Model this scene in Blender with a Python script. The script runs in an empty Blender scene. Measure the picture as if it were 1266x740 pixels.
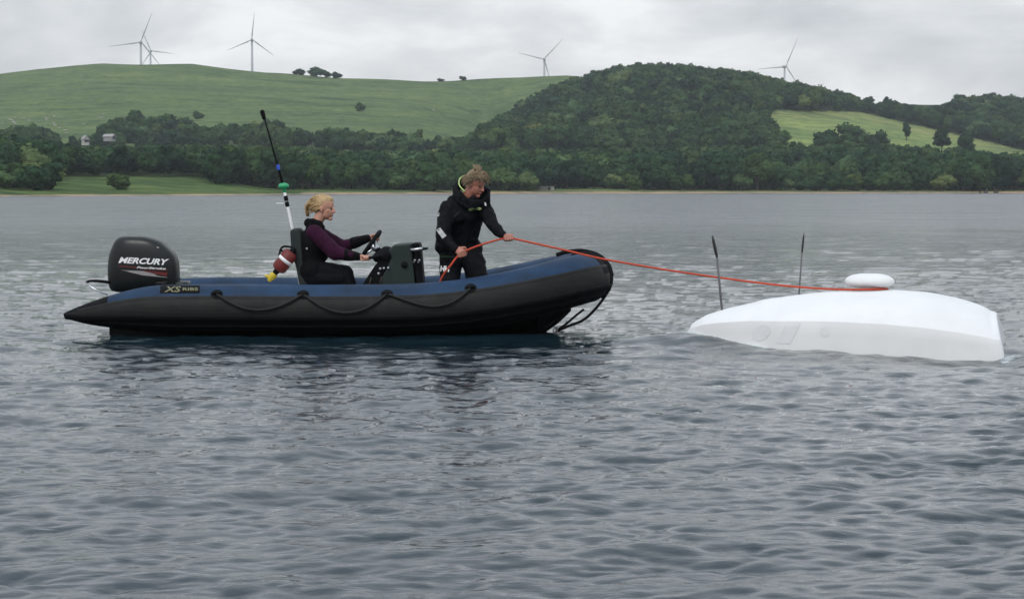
import bpy, bmesh, math, random
import numpy as np
from mathutils import Vector, Matrix, Euler
from mathutils.bvhtree import BVHTree

R_ = math.radians
rng = np.random.default_rng(7)
random.seed(7)
scn = bpy.context.scene
col = scn.collection

# ------------------------------------------------------------------ camera
W, H, F, HOR, CH = 1266.0, 740.0, 2400.0, 234.0, 1.48
PITCH = math.atan((H / 2 - HOR) / F)
cd = bpy.data.cameras.new('camera')
cam = bpy.data.objects.new('camera', cd)
col.objects.link(cam)
cam.location = (0, 0, CH)
cam.rotation_euler = (math.pi / 2 - PITCH, 0, 0)
cd.sensor_width = 36
cd.lens = 36 * F / W
cd.clip_start = 0.1
cd.clip_end = 20000
scn.camera = cam

# ------------------------------------------------------------------ world: overcast sky
SUN_EL, SUN_AZ = R_(48), R_(200)     # azimuth measured from +Y clockwise
world = bpy.data.worlds.new('World')
scn.world = world
world.use_nodes = True


class NT:
    """tiny node-tree helper"""
    def __init__(self, nt):
        self.nt = nt
        nt.nodes.clear()

    def n(self, typ, inputs=None, **props):
        nd = self.nt.nodes.new(typ)
        for k, v in props.items():
            setattr(nd, k, v)
        for k, v in (inputs or {}).items():
            s = nd.inputs[k]
            if isinstance(v, bpy.types.NodeSocket):
                self.nt.links.new(v, s)
            else:
                s.default_value = v
        return nd

    def noise(self, vec, scale, detail=4, rough=0.55, dist=0.0):
        return self.n('ShaderNodeTexNoise', {'Vector': vec, 'Scale': scale, 'Detail': detail,
                                             'Roughness': rough, 'Distortion': dist}).outputs['Fac']

    def mapping(self, vec, scale=(1, 1, 1), loc=(0, 0, 0), rot=(0, 0, 0)):
        return self.n('ShaderNodeMapping', {'Vector': vec, 'Scale': scale, 'Location': loc, 'Rotation': rot}).outputs[0]

    def ramp(self, fac, stops, interp='LINEAR'):
        r = self.n('ShaderNodeValToRGB', {'Fac': fac})
        cr = r.color_ramp
        cr.interpolation = interp
        while len(cr.elements) < len(stops):
            cr.elements.new(0.5)
        for e, (p, c) in zip(cr.elements, stops):
            e.position = p
            e.color = (c[0], c[1], c[2], 1) if hasattr(c, '__len__') else (c, c, c, 1)
        return r.outputs['Color']

    def math(self, op, a, b=0.0, c=None):
        d = {0: a, 1: b}
        if c is not None:
            d[2] = c
        return self.n('ShaderNodeMath', d, operation=op).outputs[0]

    def mix(self, fac, a, b, blend='MIX'):
        m = self.n('ShaderNodeMix', data_type='RGBA', blend_type=blend)
        for s, v in ((m.inputs[0], fac), (m.inputs[6], a), (m.inputs[7], b)):
            if isinstance(v, bpy.types.NodeSocket):
                self.nt.links.new(v, s)
            else:
                s.default_value = v if not hasattr(v, '__len__') else (v[0], v[1], v[2], 1)
        return m.outputs[2]


t = NT(world.node_tree)
sky = t.n('ShaderNodeTexSky', sky_type='NISHITA', sun_disc=False, sun_elevation=SUN_EL, sun_rotation=SUN_AZ,
          air_density=1.0, dust_density=2.0)
gen = t.n('ShaderNodeTexCoord').outputs['Generated']
v1 = t.mapping(gen, scale=(1.0, 1.0, 2.6))
n1 = t.noise(v1, 9.0, 6, 0.55, 0.3)
n2 = t.noise(t.mapping(gen, scale=(1, 1, 3.2), loc=(3.1, 1.7, 0.4)), 3.6, 3, 0.5)
cl = t.math('ADD', t.math('MULTIPLY', n1, 0.6), t.math('MULTIPLY', n2, 0.4))
cloud = t.ramp(cl, [(0.36, (0.545, 0.560, 0.580)), (0.45, (0.66, 0.67, 0.685)), (0.53, (0.79, 0.795, 0.80)),
                    (0.61, (0.97, 0.97, 0.965))])
sep = t.n('ShaderNodeSeparateXYZ', {'Vector': gen})
up_ = t.math('MAXIMUM', sep.outputs['Z'], 0.0)
zen = t.n('ShaderNodeCombineXYZ', {'X': t.math('MULTIPLY_ADD', up_, 0.10, 1.0), 'Y': t.math('MULTIPLY_ADD', up_, 0.25, 1.0), 'Z': t.math('MULTIPLY_ADD', up_, 0.42, 1.0)}).outputs[0]
cl10 = t.n('ShaderNodeVectorMath', {0: cloud, 'Scale': 10.0}, operation='SCALE').outputs[0]
cl10 = t.n('ShaderNodeVectorMath', {0: cl10, 1: zen}, operation='MULTIPLY').outputs[0]
skc = t.mix(0.94, sky.outputs[0], cl10)
bg = t.n('ShaderNodeBackground', {'Color': skc, 'Strength': 0.1})
out = t.n('ShaderNodeOutputWorld', {'Surface': bg.outputs[0]})

sd = bpy.data.lights.new('sun', 'SUN')
sd.energy = 1.2
sd.angle = R_(11)
sd.color = (1.0, 0.97, 0.92)
sun = bpy.data.objects.new('sun', sd)
col.objects.link(sun)
sdir = Vector((math.sin(SUN_AZ) * math.cos(SUN_EL), math.cos(SUN_AZ) * math.cos(SUN_EL), math.sin(SUN_EL)))
sun.rotation_euler = sdir.to_track_quat('Z', 'Y').to_euler()
sun.location = sdir * 30

vs = scn.view_settings
vs.view_transform = 'Standard'
vs.look = 'None'
vs.exposure = 0.12
vs.gamma = 1.0
scn.cycles.max_bounces = 6
scn.cycles.diffuse_bounces = 2
scn.cycles.glossy_bounces = 3
scn.cycles.volume_bounces = 0
scn.cycles.use_denoising = True

# ------------------------------------------------------------------ helpers
_cp, _sp = math.cos(PITCH), math.sin(PITCH)


def ray(px, py):
    x, y = (px - W / 2) / F, (H / 2 - py) / F
    return Vector((x, _cp + y * _sp, -_sp + y * _cp))


def P(px, py, Y):
    """world point at depth Y seen at photo pixel px, py"""
    d = ray(px, py)
    return Vector((0, 0, CH)) + d * (Y / d.y)


def tag(o, label=None, cat=None, group=None, kind=None):
    if label: o['label'] = label
    if cat: o['category'] = cat
    if group: o['group'] = group
    if kind: o['kind'] = kind
    return o


def empty(name, loc=(0, 0, 0), rz=0.0):
    o = bpy.data.objects.new(name, None)
    o.empty_display_size = 0.2
    o.location = loc
    o.rotation_euler = (0, 0, rz)
    col.objects.link(o)
    return o


def link_mesh(name, me, mats=None, parent=None, smooth=True):
    if mats:
        for m in (mats if isinstance(mats, (list, tuple)) else [mats]):
            me.materials.append(m)
    if smooth:
        me.shade_smooth()
    o = bpy.data.objects.new(name, me)
    col.objects.link(o)
    if parent:
        o.parent = parent
    return o


def mesh_np(name, V, Fc):
    me = bpy.data.meshes.new(name)
    me.from_pydata([tuple(v) for v in V], [], [tuple(f) for f in Fc])
    me.update()
    return me


class MB:
    """collects verts and faces in python lists"""
    def __init__(s):
        s.v, s.f, s.m = [], [], []

    def add(s, V, Fc, mi=0):
        b = len(s.v)
        s.v += [tuple(v) for v in V]
        s.f += [tuple(i + b for i in f) for f in Fc]
        s.m += [mi] * len(Fc)
        return s

    def box(s, c, size, rot=None, mi=0):
        V = [Vector((x * size[0] / 2, y * size[1] / 2, z * size[2] / 2)) for x in (-1, 1) for y in (-1, 1) for z in (-1, 1)]
        if rot is not None:
            V = [rot @ v for v in V]
        V = [v + Vector(c) for v in V]
        return s.add(V, [(0, 1, 3, 2), (4, 6, 7, 5), (0, 4, 5, 1), (2, 3, 7, 6), (0, 2, 6, 4), (1, 5, 7, 3)], mi)

    def cone(s, p0, r0, p1, r1, n=14, hemi=True, mi=0, k=4):
        """tapered capsule (round cone)"""
        p0, p1 = Vector(p0), Vector(p1)
        d = p1 - p0
        L = d.length
        d = d / L if L > 1e-9 else Vector((0, 0, 1))
        a = d.orthogonal().normalized()
        b = d.cross(a)
        rings = []
        if hemi:
            for i in range(1, k + 1):
                th = -math.pi / 2 + i * (math.pi / 2) / k
                rings.append((p0 + d * (r0 * math.sin(th)), r0 * math.cos(th)))
            for i in range(0, k):
                th = i * (math.pi / 2) / k
                rings.append((p1 + d * (r1 * math.sin(th)), r1 * math.cos(th)))
            c0, c1 = p0 - d * r0, p1 + d * r1
        else:
            rings = [(p0, r0), (p1, r1)]
            c0, c1 = p0, p1
        V = [c0]
        for c, r in rings:
            for j in range(n):
                an = 2 * math.pi * j / n
                V.append(c + (a * math.cos(an) + b * math.sin(an)) * r)
        V.append(c1)
        Fc = [(0, 1 + (j + 1) % n, 1 + j) for j in range(n)]
        for i in range(len(rings) - 1):
            for j in range(n):
                q, w = 1 + i * n, 1 + (i + 1) * n
                Fc.append((q + j, q + (j + 1) % n, w + (j + 1) % n, w + j))
        q = 1 + (len(rings) - 1) * n
        Fc += [(q + j, q + (j + 1) % n, len(V) - 1) for j in range(n)]
        return s.add(V, Fc, mi)

    def ell(s, c, r, rot=None, nu=18, nv=12, mi=0):
        V = [Vector((0, 0, -r[2]))]
        for i in range(1, nv):
            th = -math.pi / 2 + math.pi * i / nv
            for j in range(nu):
                an = 2 * math.pi * j / nu
                V.append(Vector((r[0] * math.cos(th) * math.cos(an), r[1] * math.cos(th) * math.sin(an), r[2] * math.sin(th))))
        V.append(Vector((0, 0, r[2])))
        Fc = [(0, 1 + (j + 1) % nu, 1 + j) for j in range(nu)]
        for i in range(nv - 2):
            for j in range(nu):
                q, w = 1 + i * nu, 1 + (i + 1) * nu
                Fc.append((q + j, q + (j + 1) % nu, w + (j + 1) % nu, w + j))
        q = 1 + (nv - 2) * nu
        Fc += [(q + j, q + (j + 1) % nu, len(V) - 1) for j in range(nu)]
        if rot is not None:
            V = [rot @ v for v in V]
        return s.add([v + Vector(c) for v in V], Fc, mi)

    def tube(s, pts, r, n=8, mi=0):
        pts = [Vector(p) for p in pts]
        rs = r if hasattr(r, '__len__') else [r] * len(pts)
        V, Fc = [], []
        ref = None
        for i, p in enumerate(pts):
            d = (pts[min(i + 1, len(pts) - 1)] - pts[max(i - 1, 0)]).normalized()
            if ref is None:
                ref = d.orthogonal().normalized()
            a = (ref - d * ref.dot(d)).normalized()
            ref = a
            b = d.cross(a)
            for j in range(n):
                an = 2 * math.pi * j / n
                V.append(p + (a * math.cos(an) + b * math.sin(an)) * rs[i])
        for i in range(len(pts) - 1):
            for j in range(n):
                Fc.append((i * n + j, i * n + (j + 1) % n, (i + 1) * n + (j + 1) % n, (i + 1) * n + j))
        Fc.append(tuple(range(n - 1, -1, -1)))
        Fc.append(tuple((len(pts) - 1) * n + j for j in range(n)))
        return s.add(V, Fc, mi)

    def prism(s, poly, y0, y1, mi=0):
        """poly in (x, z), extruded along y"""
        n = len(poly)
        V = [(x, y0, z) for x, z in poly] + [(x, y1, z) for x, z in poly]
        Fc = [tuple(range(n)), tuple(range(2 * n - 1, n - 1, -1))]
        Fc += [(i, i + n, (i + 1) % n + n, (i + 1) % n) for i in range(n)]
        return s.add(V, Fc, mi)

    def mesh(s, name):
        me = mesh_np(name, s.v, s.f)
        me.polygons.foreach_set('material_index', s.m)
        bm = bmesh.new(); bm.from_mesh(me)
        bmesh.ops.recalc_face_normals(bm, faces=bm.faces)
        bm.to_mesh(me); bm.free()
        return me

    def build(s, name, mats, parent=None, smooth=True, bevel=0, segs=2):
        me = s.mesh(name)
        if bevel:
            bm = bmesh.new(); bm.from_mesh(me)
            es = [e for e in bm.edges if len(e.link_faces) == 2 and e.calc_face_angle(0) > 0.5]
            bmesh.ops.bevel(bm, geom=es, offset=bevel, segments=segs, profile=0.5, affect='EDGES', clamp_overlap=True)
            bm.to_mesh(me); bm.free()
        o = link_mesh(name, me, mats, parent, smooth)
        return o


def bake(o):
    """replace an object's mesh by its evaluated (modified) mesh"""
    dg = bpy.context.evaluated_depsgraph_get()
    dg.update()
    me = bpy.data.meshes.new_from_object(o.evaluated_get(dg))
    mats = [m for m in o.data.materials]
    o.modifiers.clear()
    o.data = me
    me.materials.clear()
    for m in mats:
        me.materials.append(m)
    me.shade_smooth()
    return o


def fuse(name, mb, mats, parent=None, voxel=0.01, smooth=4, folds=None):
    me = mb.mesh(name)
    o = link_mesh(name, me, mats, parent)
    m = o.modifiers.new('r', 'REMESH'); m.mode = 'VOXEL'; m.voxel_size = voxel
    if smooth:
        m = o.modifiers.new('s', 'SMOOTH'); m.factor = 0.5; m.iterations = smooth
    if folds:
        for sc, st in folds:
            tx = bpy.data.textures.new('fold', 'CLOUDS'); tx.noise_scale = sc; tx.noise_depth = 2
            m = o.modifiers.new('d', 'DISPLACE'); m.texture = tx; m.strength = st; m.mid_level = 0.5
            m.texture_coords = 'LOCAL'
    return bake(o)


def smoothpts(pts, n=8):
    """catmull-rom through tuples"""
    pts = [np.array(p, float) for p in pts]
    ex = [2 * pts[0] - pts[1]] + pts + [2 * pts[-1] - pts[-2]]
    out = []
    for i in range(1, len(ex) - 2):
        p0, p1, p2, p3 = ex[i - 1:i + 3]
        for k in range(n):
            t_ = k / n
            out.append(0.5 * ((2 * p1) + (-p0 + p2) * t_ + (2 * p0 - 5 * p1 + 4 * p2 - p3) * t_ ** 2 + (-p0 + 3 * p1 - 3 * p2 + p3) * t_ ** 3))
    out.append(pts[-1])
    return out


# ------------------------------------------------------------------ materials
def mat(name, color, rough=0.5, metal=0.0, var=0.12, scale=8.0, bump=0.0, bscale=60.0, spec=0.5, coat=0.0, coords='Object', bmap=(1, 1, 1)):
    m = bpy.data.materials.new(name)
    m.use_nodes = True
    t = NT(m.node_tree)
    tc = t.n('ShaderNodeTexCoord').outputs[coords]
    n = t.noise(tc, scale, 5, 0.6)
    lo = [c * (1 - var) for c in color]; hi = [min(1, c * (1 + var)) for c in color]
    c = t.ramp(n, [(0.3, lo), (0.7, hi)])
    rr = t.math('MULTIPLY_ADD', t.noise(tc, scale * 2.3, 4), 0.25, rough - 0.12)
    ins = {'Base Color': c, 'Roughness': rr, 'Metallic': metal, 'Specular IOR Level': spec, 'Coat Weight': coat}
    if bump:
        b = t.n('ShaderNodeBump', {'Height': t.noise(t.mapping(tc, scale=bmap), bscale, 4), 'Strength': 0.6, 'Distance': bump})
        ins['Normal'] = b.outputs[0]
    bs = t.n('ShaderNodeBsdfPrincipled', ins)
    t.n('ShaderNodeOutputMaterial', {'Surface': bs.outputs[0]})
    return m


def foliage(name, a, b, c):
    m = bpy.data.materials.new(name)
    m.use_nodes = True
    t = NT(m.node_tree)
    oi = t.n('ShaderNodeObjectInfo').outputs['Random']
    tc = t.n('ShaderNodeTexCoord').outputs['Object']
    geo = t.n('ShaderNodeNewGeometry').outputs['Position']
    base = t.ramp(oi, [(0.0, [x * .75 for x in a]), (0.4, b), (0.75, c), (0.92, [c[0] * 1.25, c[1] * 1.15, c[2] * 1.05]), (1.0, [c[0] * 1.5, c[1] * 1.1, c[2] * 0.9])])
    n = t.noise(tc, 7.0, 3, 0.6)
    f = t.ramp(n, [(0.3, 0.72), (0.7, 1.25)])
    colr = t.mix(1.0, base, f, 'MULTIPLY')
    big = t.ramp(t.noise(geo, 0.012, 2), [(0.35, (0.85, 0.92, 1.05)), (0.65, (1.15, 1.1, 0.9))])
    colr = t.mix(1.0, colr, big, 'MULTIPLY')
    d = t.n('ShaderNodeBsdfPrincipled', {'Base Color': colr, 'Roughness': 0.75, 'Specular IOR Level': 0.12})
    tr = t.n('ShaderNodeBsdfTranslucent', {'Color': colr})
    mx = t.n('ShaderNodeMixShader', {0: 0.22, 1: d.outputs[0], 2: tr.outputs[0]})
    t.n('ShaderNodeOutputMaterial', {'Surface': mx.outputs[0]})
    return m


M = {}
M['bark'] = mat('bark', (0.07, 0.055, 0.04), 0.9, scale=3)
M['leaf'] = foliage('leaf_broadleaf', (0.014, 0.044, 0.022), (0.026, 0.068, 0.028), (0.046, 0.092, 0.032))
M['leaf_light'] = foliage('leaf_light', (0.060, 0.115, 0.045), (0.080, 0.140, 0.055), (0.100, 0.150, 0.060))
M['white_paint'] = mat('white_paint', (0.8, 0.8, 0.8), 0.45, var=0.04)
M['turbine'] = mat('turbine_grey', (0.40, 0.41, 0.43), 0.5, var=0.03)
M['limestone'] = mat('limestone', (0.34, 0.33, 0.30), 0.9, scale=0.6)
M['slate'] = mat('slate_roof', (0.30, 0.29, 0.29), 0.8, scale=1.0)
M['render_wall'] = mat('rendered_wall', (0.5, 0.48, 0.44), 0.8, scale=0.6, var=0.08)
M['dark_glass'] = mat('window_glass', (0.02, 0.025, 0.03), 0.15)
M['old_wood'] = mat('old_wood', (0.05, 0.04, 0.03), 0.9)

# ------------------------------------------------------------------ land
PXK = [-1500, -300, 0, 50, 130, 240, 330, 420, 520, 560, 600, 640, 700, 770, 840, 920, 1000, 1055, 1100, 1170, 1210, 1266, 1600, 2800]
rows = {
 'k3': [205, 200, 196, 196, 196, 198, 200, 203, 205, 205, 205, 205, 205, 205, 205, 203, 202, 202, 202, 203, 204, 207, 205, 205],
 'k4': [190, 186, 184, 184, 183, 182, 184, 186, 187, 187, 187, 187, 184, 181, 180, 182, 184, 184, 184, 188, 191, 196, 195, 190],
 'k5': [155, 152, 150, 149, 148, 148, 150, 155, 163, 170, 176, 166, 143, 127, 124, 132, 148, 152, 158, 171, 179, 191, 188, 170],
 'k6': [125, 120, 118, 116, 112, 113, 118, 125, 130, 140, 158, 142, 119, 101, 100, 109, 125, 138, 148, 160, 160, 158, 160, 150],
 'k7': [105, 98, 93, 86, 79, 80, 92, 98, 101, 101, 99, 97, 95, 100, 107, 118, 128, 133, 129, 130, 131, 136, 130, 130],
 'k8': [112, 107, 102, 95, 88, 90, 100, 106, 108, 107, 105, 103, 101, 108, 114, 124, 134, 138, 134, 134, 135, 139, 134, 134],
}
RSK = ([-1500, -300, 0, 250, 640, 900, 1266, 1700, 2800], [330, 370, 405, 480, 640, 690, 735, 750, 760])


def Rs(px):
    return np.interp(px, *RSK) + 6 * np.sin(px * 0.021) + 3 * np.sin(px * 0.057 + 1)


def zed(y, R):
    return CH + (HOR - y) / F * R


def ground(px, R):
    """terrain height for azimuth px (in photo pixels) and depth R (metres)"""
    px = np.asarray(px, float); R = np.asarray(R, float)
    rs = Rs(px)
    strip = np.interp(px, [-300, 40, 90, 240, 330, 480, 700, 2800], [4.0, 4.0, 5.2, 5.2, 3.4, 2.6, 2.6, 2.8])
    ks_R = [rs - 60, rs, rs + 14, rs + 100, 900 + 0 * rs, 1000 + 0 * rs, 1150 + 0 * rs, 1300 + 0 * rs, 1500 + 0 * rs, 1900 + 0 * rs, 2800 + 0 * rs]
    ks_z = [-4 + 0 * rs, 0 * rs, 0.8 + 0 * rs, strip]
    for k, r in (('k3', 900), ('k4', 1000), ('k5', 1150), ('k6', 1300), ('k7', 1500), ('k8', 1900)):
        ks_z.append(zed(np.interp(px, PXK, rows[k]), r))
    ks_z.append(ks_z[-1] * 0.8)
    z = np.full(np.broadcast(px, R).shape, -4.0)
    for i in range(len(ks_R) - 1):
        a, b = ks_R[i], ks_R[i + 1]
        u = np.clip((R - a) / (b - a), 0, 1)
        if i > 3:
            u = u * 0.7 + 0.3 * (u * u * (3 - 2 * u))
        z = np.where((R >= a), ks_z[i] + (ks_z[i + 1] - ks_z[i]) * u, z)
    X = (px - W / 2) / F * R
    und = (np.sin(X * 0.031 + R * 0.013) + np.sin(X * 0.013 - R * 0.037 + 2) + 0.7 * np.sin(X * 0.083 + R * 0.061)) * 0.45
    return z + und * np.clip((R - rs - 150) / 200, 0, 1)


def edge_y(px):   # upper edge of the pale meadow on the right
    return np.interp(px, [940, 955, 1060, 1130, 1200, 1266, 1400], [137, 137, 139, 155, 171, 187, 205])


cols_px = np.concatenate([np.linspace(-1500, -160, 40), np.arange(-150, 1420, 5.0), np.linspace(1430, 2800, 40)])
fr = np.concatenate([np.linspace(-60, 0, 5), [3, 7, 14, 22], np.linspace(34, 100, 8)])
far = np.concatenate([np.linspace(0, 1, 22)[1:], ])
nR = len(fr) + len(far) + 62
Rg = np.zeros((len(cols_px), nR))
for i, p in enumerate(cols_px):
    rs = float(Rs(p))
    near = rs + fr
    mid = (rs + 100) + far * (1000 - (rs + 100))
    Rg[i] = np.concatenate([near, mid, np.linspace(1010, 1620, 52), np.linspace(1680, 2800, 10)])
PX = np.repeat(cols_px[:, None], nR, 1)
Zg = ground(PX, Rg)
Xg = (PX - W / 2) / F * Rg
V = np.stack([Xg, Rg, Zg], -1).reshape(-1, 3)
ii = np.arange(len(cols_px) - 1)[:, None] * nR + np.arange(nR - 1)[None, :]
ii = ii.ravel()
Fc = np.stack([ii, ii + nR, ii + nR + 1, ii + 1], 1)
me = mesh_np('hills', V.tolist(), Fc.tolist())
gy = HOR - (Zg - CH) * F / Rg
rsg = Rs(PX)
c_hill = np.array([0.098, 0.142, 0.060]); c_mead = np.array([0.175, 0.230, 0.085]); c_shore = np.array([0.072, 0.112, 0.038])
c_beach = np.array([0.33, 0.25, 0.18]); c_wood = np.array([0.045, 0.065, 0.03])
C = np.ones(Zg.shape + (4,)); C[..., :3] = c_hill


def setc(mask, c):
    C[mask, :3] = c


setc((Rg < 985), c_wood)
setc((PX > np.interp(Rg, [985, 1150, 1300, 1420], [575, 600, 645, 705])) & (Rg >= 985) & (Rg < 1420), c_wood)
mead = (PX > 950 + 6 * np.sin(Rg * .05)) & (Rg > 985) & (gy > edge_y(PX)) & (Rg < 1400)
setc(mead, c_mead)
warm = mead & (gy < edge_y(PX) + 9)
C[warm, :3] = c_mead * np.array([1.12, 0.98, 1.05])
setc((PX > 1060) & (PX < 1600) & (Rg > 1200) & (gy < edge_y(PX)), c_wood)
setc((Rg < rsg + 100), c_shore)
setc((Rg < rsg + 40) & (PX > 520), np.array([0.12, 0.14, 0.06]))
bw = np.interp(PX, [-1500, 300, 420, 1266, 2800], [4, 4, 9, 12, 12])
setc(Rg < rsg + bw, c_beach)
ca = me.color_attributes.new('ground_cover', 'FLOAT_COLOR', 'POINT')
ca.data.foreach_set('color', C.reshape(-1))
gm = bpy.data.materials.new('ground_grass'); gm.use_nodes = True
t = NT(gm.node_tree)
at_ = t.n('ShaderNodeVertexColor', layer_name='ground_cover').outputs['Color']
geo = t.n('ShaderNodeNewGeometry').outputs['Position']
a = t.ramp(t.noise(geo, 0.02, 6, 0.6), [(0.3, (0.80, 0.86, 0.86)), (0.7, (1.22, 1.14, 1.10))])
b = t.ramp(t.noise(t.mapping(geo, scale=(0.012, 0.05, 0.22)), 1.0, 6, 0.72, 1.0), [(0.36, (0.50, 0.62, 0.64)), (0.50, (1.0, 1.0, 1.0)), (0.66, (1.34, 1.24, 1.12))])
c_ = t.ramp(t.noise(geo, 0.16, 7, 0.8), [(0.36, (0.55, 0.66, 0.56)), (0.5, (1, 1, 1)), (0.66, (1.30, 1.22, 1.12))])
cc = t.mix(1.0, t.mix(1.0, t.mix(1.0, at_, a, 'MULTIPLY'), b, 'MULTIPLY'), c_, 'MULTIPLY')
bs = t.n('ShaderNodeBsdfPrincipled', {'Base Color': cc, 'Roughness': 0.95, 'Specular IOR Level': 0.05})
t.n('ShaderNodeOutputMaterial', {'Surface': bs.outputs[0]})
hills = tag(link_mesh('hills', me, gm), kind='structure')

# ------------------------------------------------------------------ water
def wave_field(X, Y, dx, dy):
    """height and horizontal shift of the lake surface"""
    r = np.random.default_rng(11)
    Z = np.zeros_like(X); DX = np.zeros_like(X); DY = np.zeros_like(X)
    N = 130
    lam = np.exp(r.uniform(math.log(0.085), math.log(2.6), N))
    lam.sort()
    lam = lam[::-1]
    gust = 1 + 0.22 * np.sin(X * 0.31 + Y * 0.17 + 1.3 * np.sin(Y * 0.11)) * np.sin(X * 0.13 - Y * 0.23 + 0.7)
    for l in lam:
        k = 2 * math.pi / l
        th = r.normal(0, 0.60) - math.pi / 2 + 0.22
        sl = 0.0250 * (1.0 if l < .45 else (.45 / l) ** 1.05)
        A = sl / k
        c, sn = math.cos(th), math.sin(th)
        ph = r.uniform(0, 6.28)
        w = np.clip(2.2 - (k * np.abs(sn) * dy + k * abs(c) * dx) / 2.2, 0 if l < .9 else .75, 1)
        arg = k * (c * X + sn * Y) + ph
        # wave groups: each train swells and dies away along and across its run
        q1, q2 = r.uniform(.07, .16, 2) * k
        g = 0.25 + 1.5 * (0.5 + 0.5 * np.sin(q1 * (c * X + sn * Y) + r.uniform(0, 6.28))) * (0.5 + 0.5 * np.sin(q2 * (-sn * X + c * Y) * 1.6 + r.uniform(0, 6.28)))
        g = g * (1.15 if l > 1.5 else gust * 1.25)
        Z += A * w * g * np.sin(arg)
        DX += -A * w * g * c * np.cos(arg) * 1.3
        DY += -A * w * g * sn * np.cos(arg) * 1.3
    # a swell passing the towed hull: crest at its far end, trough at its near end
    Z += 0.10 * np.exp(-((X - 1.75) / 0.8) ** 2 - ((Y - 18.75) / 0.55) ** 2)
    Z -= 0.10 * np.exp(-((X - 4.1) / 0.9) ** 2 - ((Y - 17.2) / 0.8) ** 2)
    return Z, DX, DY


tt = np.concatenate([-np.geomspace(4, 0.37, 26), np.linspace(-0.36, 0.36, 820), np.geomspace(0.37, 4, 26)])
Ys = [3.0]
while Ys[-1] < 320:
    y = Ys[-1]
    Ys.append(y + max(0.014, 0.92 * y * y / (F * CH)))
while Ys[-1] < 1000:
    Ys.append(Ys[-1] * 1.045)
Ys = np.array(Ys)
print('water rows', len(Ys))
TT, YY = np.meshgrid(tt, Ys, indexing='ij')
XX = TT * YY
dYs = np.gradient(Ys)
Zw, DX, DY = wave_field(XX, YY, np.gradient(tt)[:, None] * YY, dYs[None, :] + 0 * TT)
V = np.stack([XX + DX, YY + DY, Zw], -1).reshape(-1, 3)
nY = len(Ys)
ii = (np.arange(len(tt) - 1)[:, None] * nY + np.arange(nY - 1)[None, :]).ravel()
Fc = np.stack([ii, ii + nY, ii + nY + 1, ii + 1], 1).astype(np.int32)
me = bpy.data.meshes.new('lake_water')
me.vertices.add(len(V)); me.vertices.foreach_set('co', V.astype(np.float32).ravel())
me.loops.add(Fc.size); me.loops.foreach_set('vertex_index', Fc.ravel())
me.polygons.add(len(Fc)); me.polygons.foreach_set('loop_start', np.arange(len(Fc), dtype=np.int32) * 4)
me.update(calc_edges=True)


def seg_dist(X, Y, a, b):
    ax, ay, bx, by = a[0], a[1], b[0], b[1]
    u = np.clip(((X - ax) * (bx - ax) + (Y - ay) * (by - ay)) / ((bx - ax) ** 2 + (by - ay) ** 2), 0, 1)
    return np.hypot(X - ax - u * (bx - ax), Y - ay - u * (by - ay))


foam = np.zeros_like(XX)
for a_, b_, rad, s_ in (((1.66, 18.85), (2.35, 18.15), 0.13, 0.95), ((4.44, 17.42), (4.62, 17.75), 0.09, 0.75),
                        ((2.4, 18.15), (4.4, 17.45), 0.05, 0.55),
                        ((-4.5, 19.55), (-3.9, 19.6), 0.14, 0.5), ((0.25, 20.1), (0.7, 20.4), 0.10, 0.45)):
    foam = np.maximum(foam, s_ * np.exp(-(seg_dist(XX, YY, a_, b_) / rad) ** 2))
fa = me.attributes.new('foam', 'FLOAT', 'POINT')
fa.data.foreach_set('value', foam.astype(np.float32).ravel())

wm = bpy.data.materials.new('lake_water'); wm.use_nodes = True
t = NT(wm.node_tree)
geo = t.n('ShaderNodeNewGeometry').outputs['Position']
w1 = t.noise(t.mapping(geo, scale=(6.5, 13.0, 1), rot=(0, 0, 0.16)), 1.0, 5, 0.62, 0.6)
w2 = t.noise(t.mapping(geo, scale=(1.1, 2.3, 1), rot=(0, 0, -0.1)), 1.0, 4, 0.6, 0.5)
dist = t.math('MINIMUM', t.math('DIVIDE', t.n('ShaderNodeSeparateXYZ', {'Vector': geo}).outputs['Y'], 70.0), 1.0)
b1 = t.n('ShaderNodeBump', {'Height': w1, 'Distance': 0.005, 'Strength': 1.0})
w3 = t.ramp(t.noise(t.mapping(geo, scale=(0.10, 0.22, 1)), 1.0, 5, 0.7, 0.8), [(0.36, 0.25), (0.62, 1.6)])
b2 = t.n('ShaderNodeBump', {'Height': w2, 'Distance': t.math('MULTIPLY', t.math('MULTIPLY', dist, w3), 0.14), 'Strength': 1.0, 'Normal': b1.outputs[0]})
w4 = t.noise(t.mapping(geo, scale=(0.22, 0.75, 1), rot=(0, 0, 0.05)), 1.0, 5, 0.65, 0.5)
far_ = t.n('ShaderNodeMapRange', {'Value': t.n('ShaderNodeSeparateXYZ', {'Vector': geo}).outputs['Y'], 'From Min': 35.0, 'From Max': 130.0, 'To Min': 0.0, 'To Max': 0.30}).outputs[0]
b2 = t.n('ShaderNodeBump', {'Height': w4, 'Distance': far_, 'Strength': 1.0, 'Normal': b2.outputs[0]})
fo = t.n('ShaderNodeAttribute', attribute_name='foam').outputs['Fac']
fn = t.noise(t.mapping(geo, scale=(1, 1.6, 1)), 22.0, 6, 0.7, 0.8)
fm = t.ramp(t.math('ADD', t.math('MULTIPLY', fo, 0.42), t.math('MULTIPLY', fn, 0.6)), [(0.52, 0.0), (0.64, 1.0)])
wc = t.mix(fm, (0.008, 0.021, 0.029), (0.50, 0.55, 0.56))
ydist = t.n('ShaderNodeSeparateXYZ', {'Vector': geo}).outputs['Y']
lod = t.n('ShaderNodeMapRange', {'Value': ydist, 'From Min': 15.0, 'From Max': 90.0, 'To Min': 0.02, 'To Max': 0.17}).outputs[0]
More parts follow.
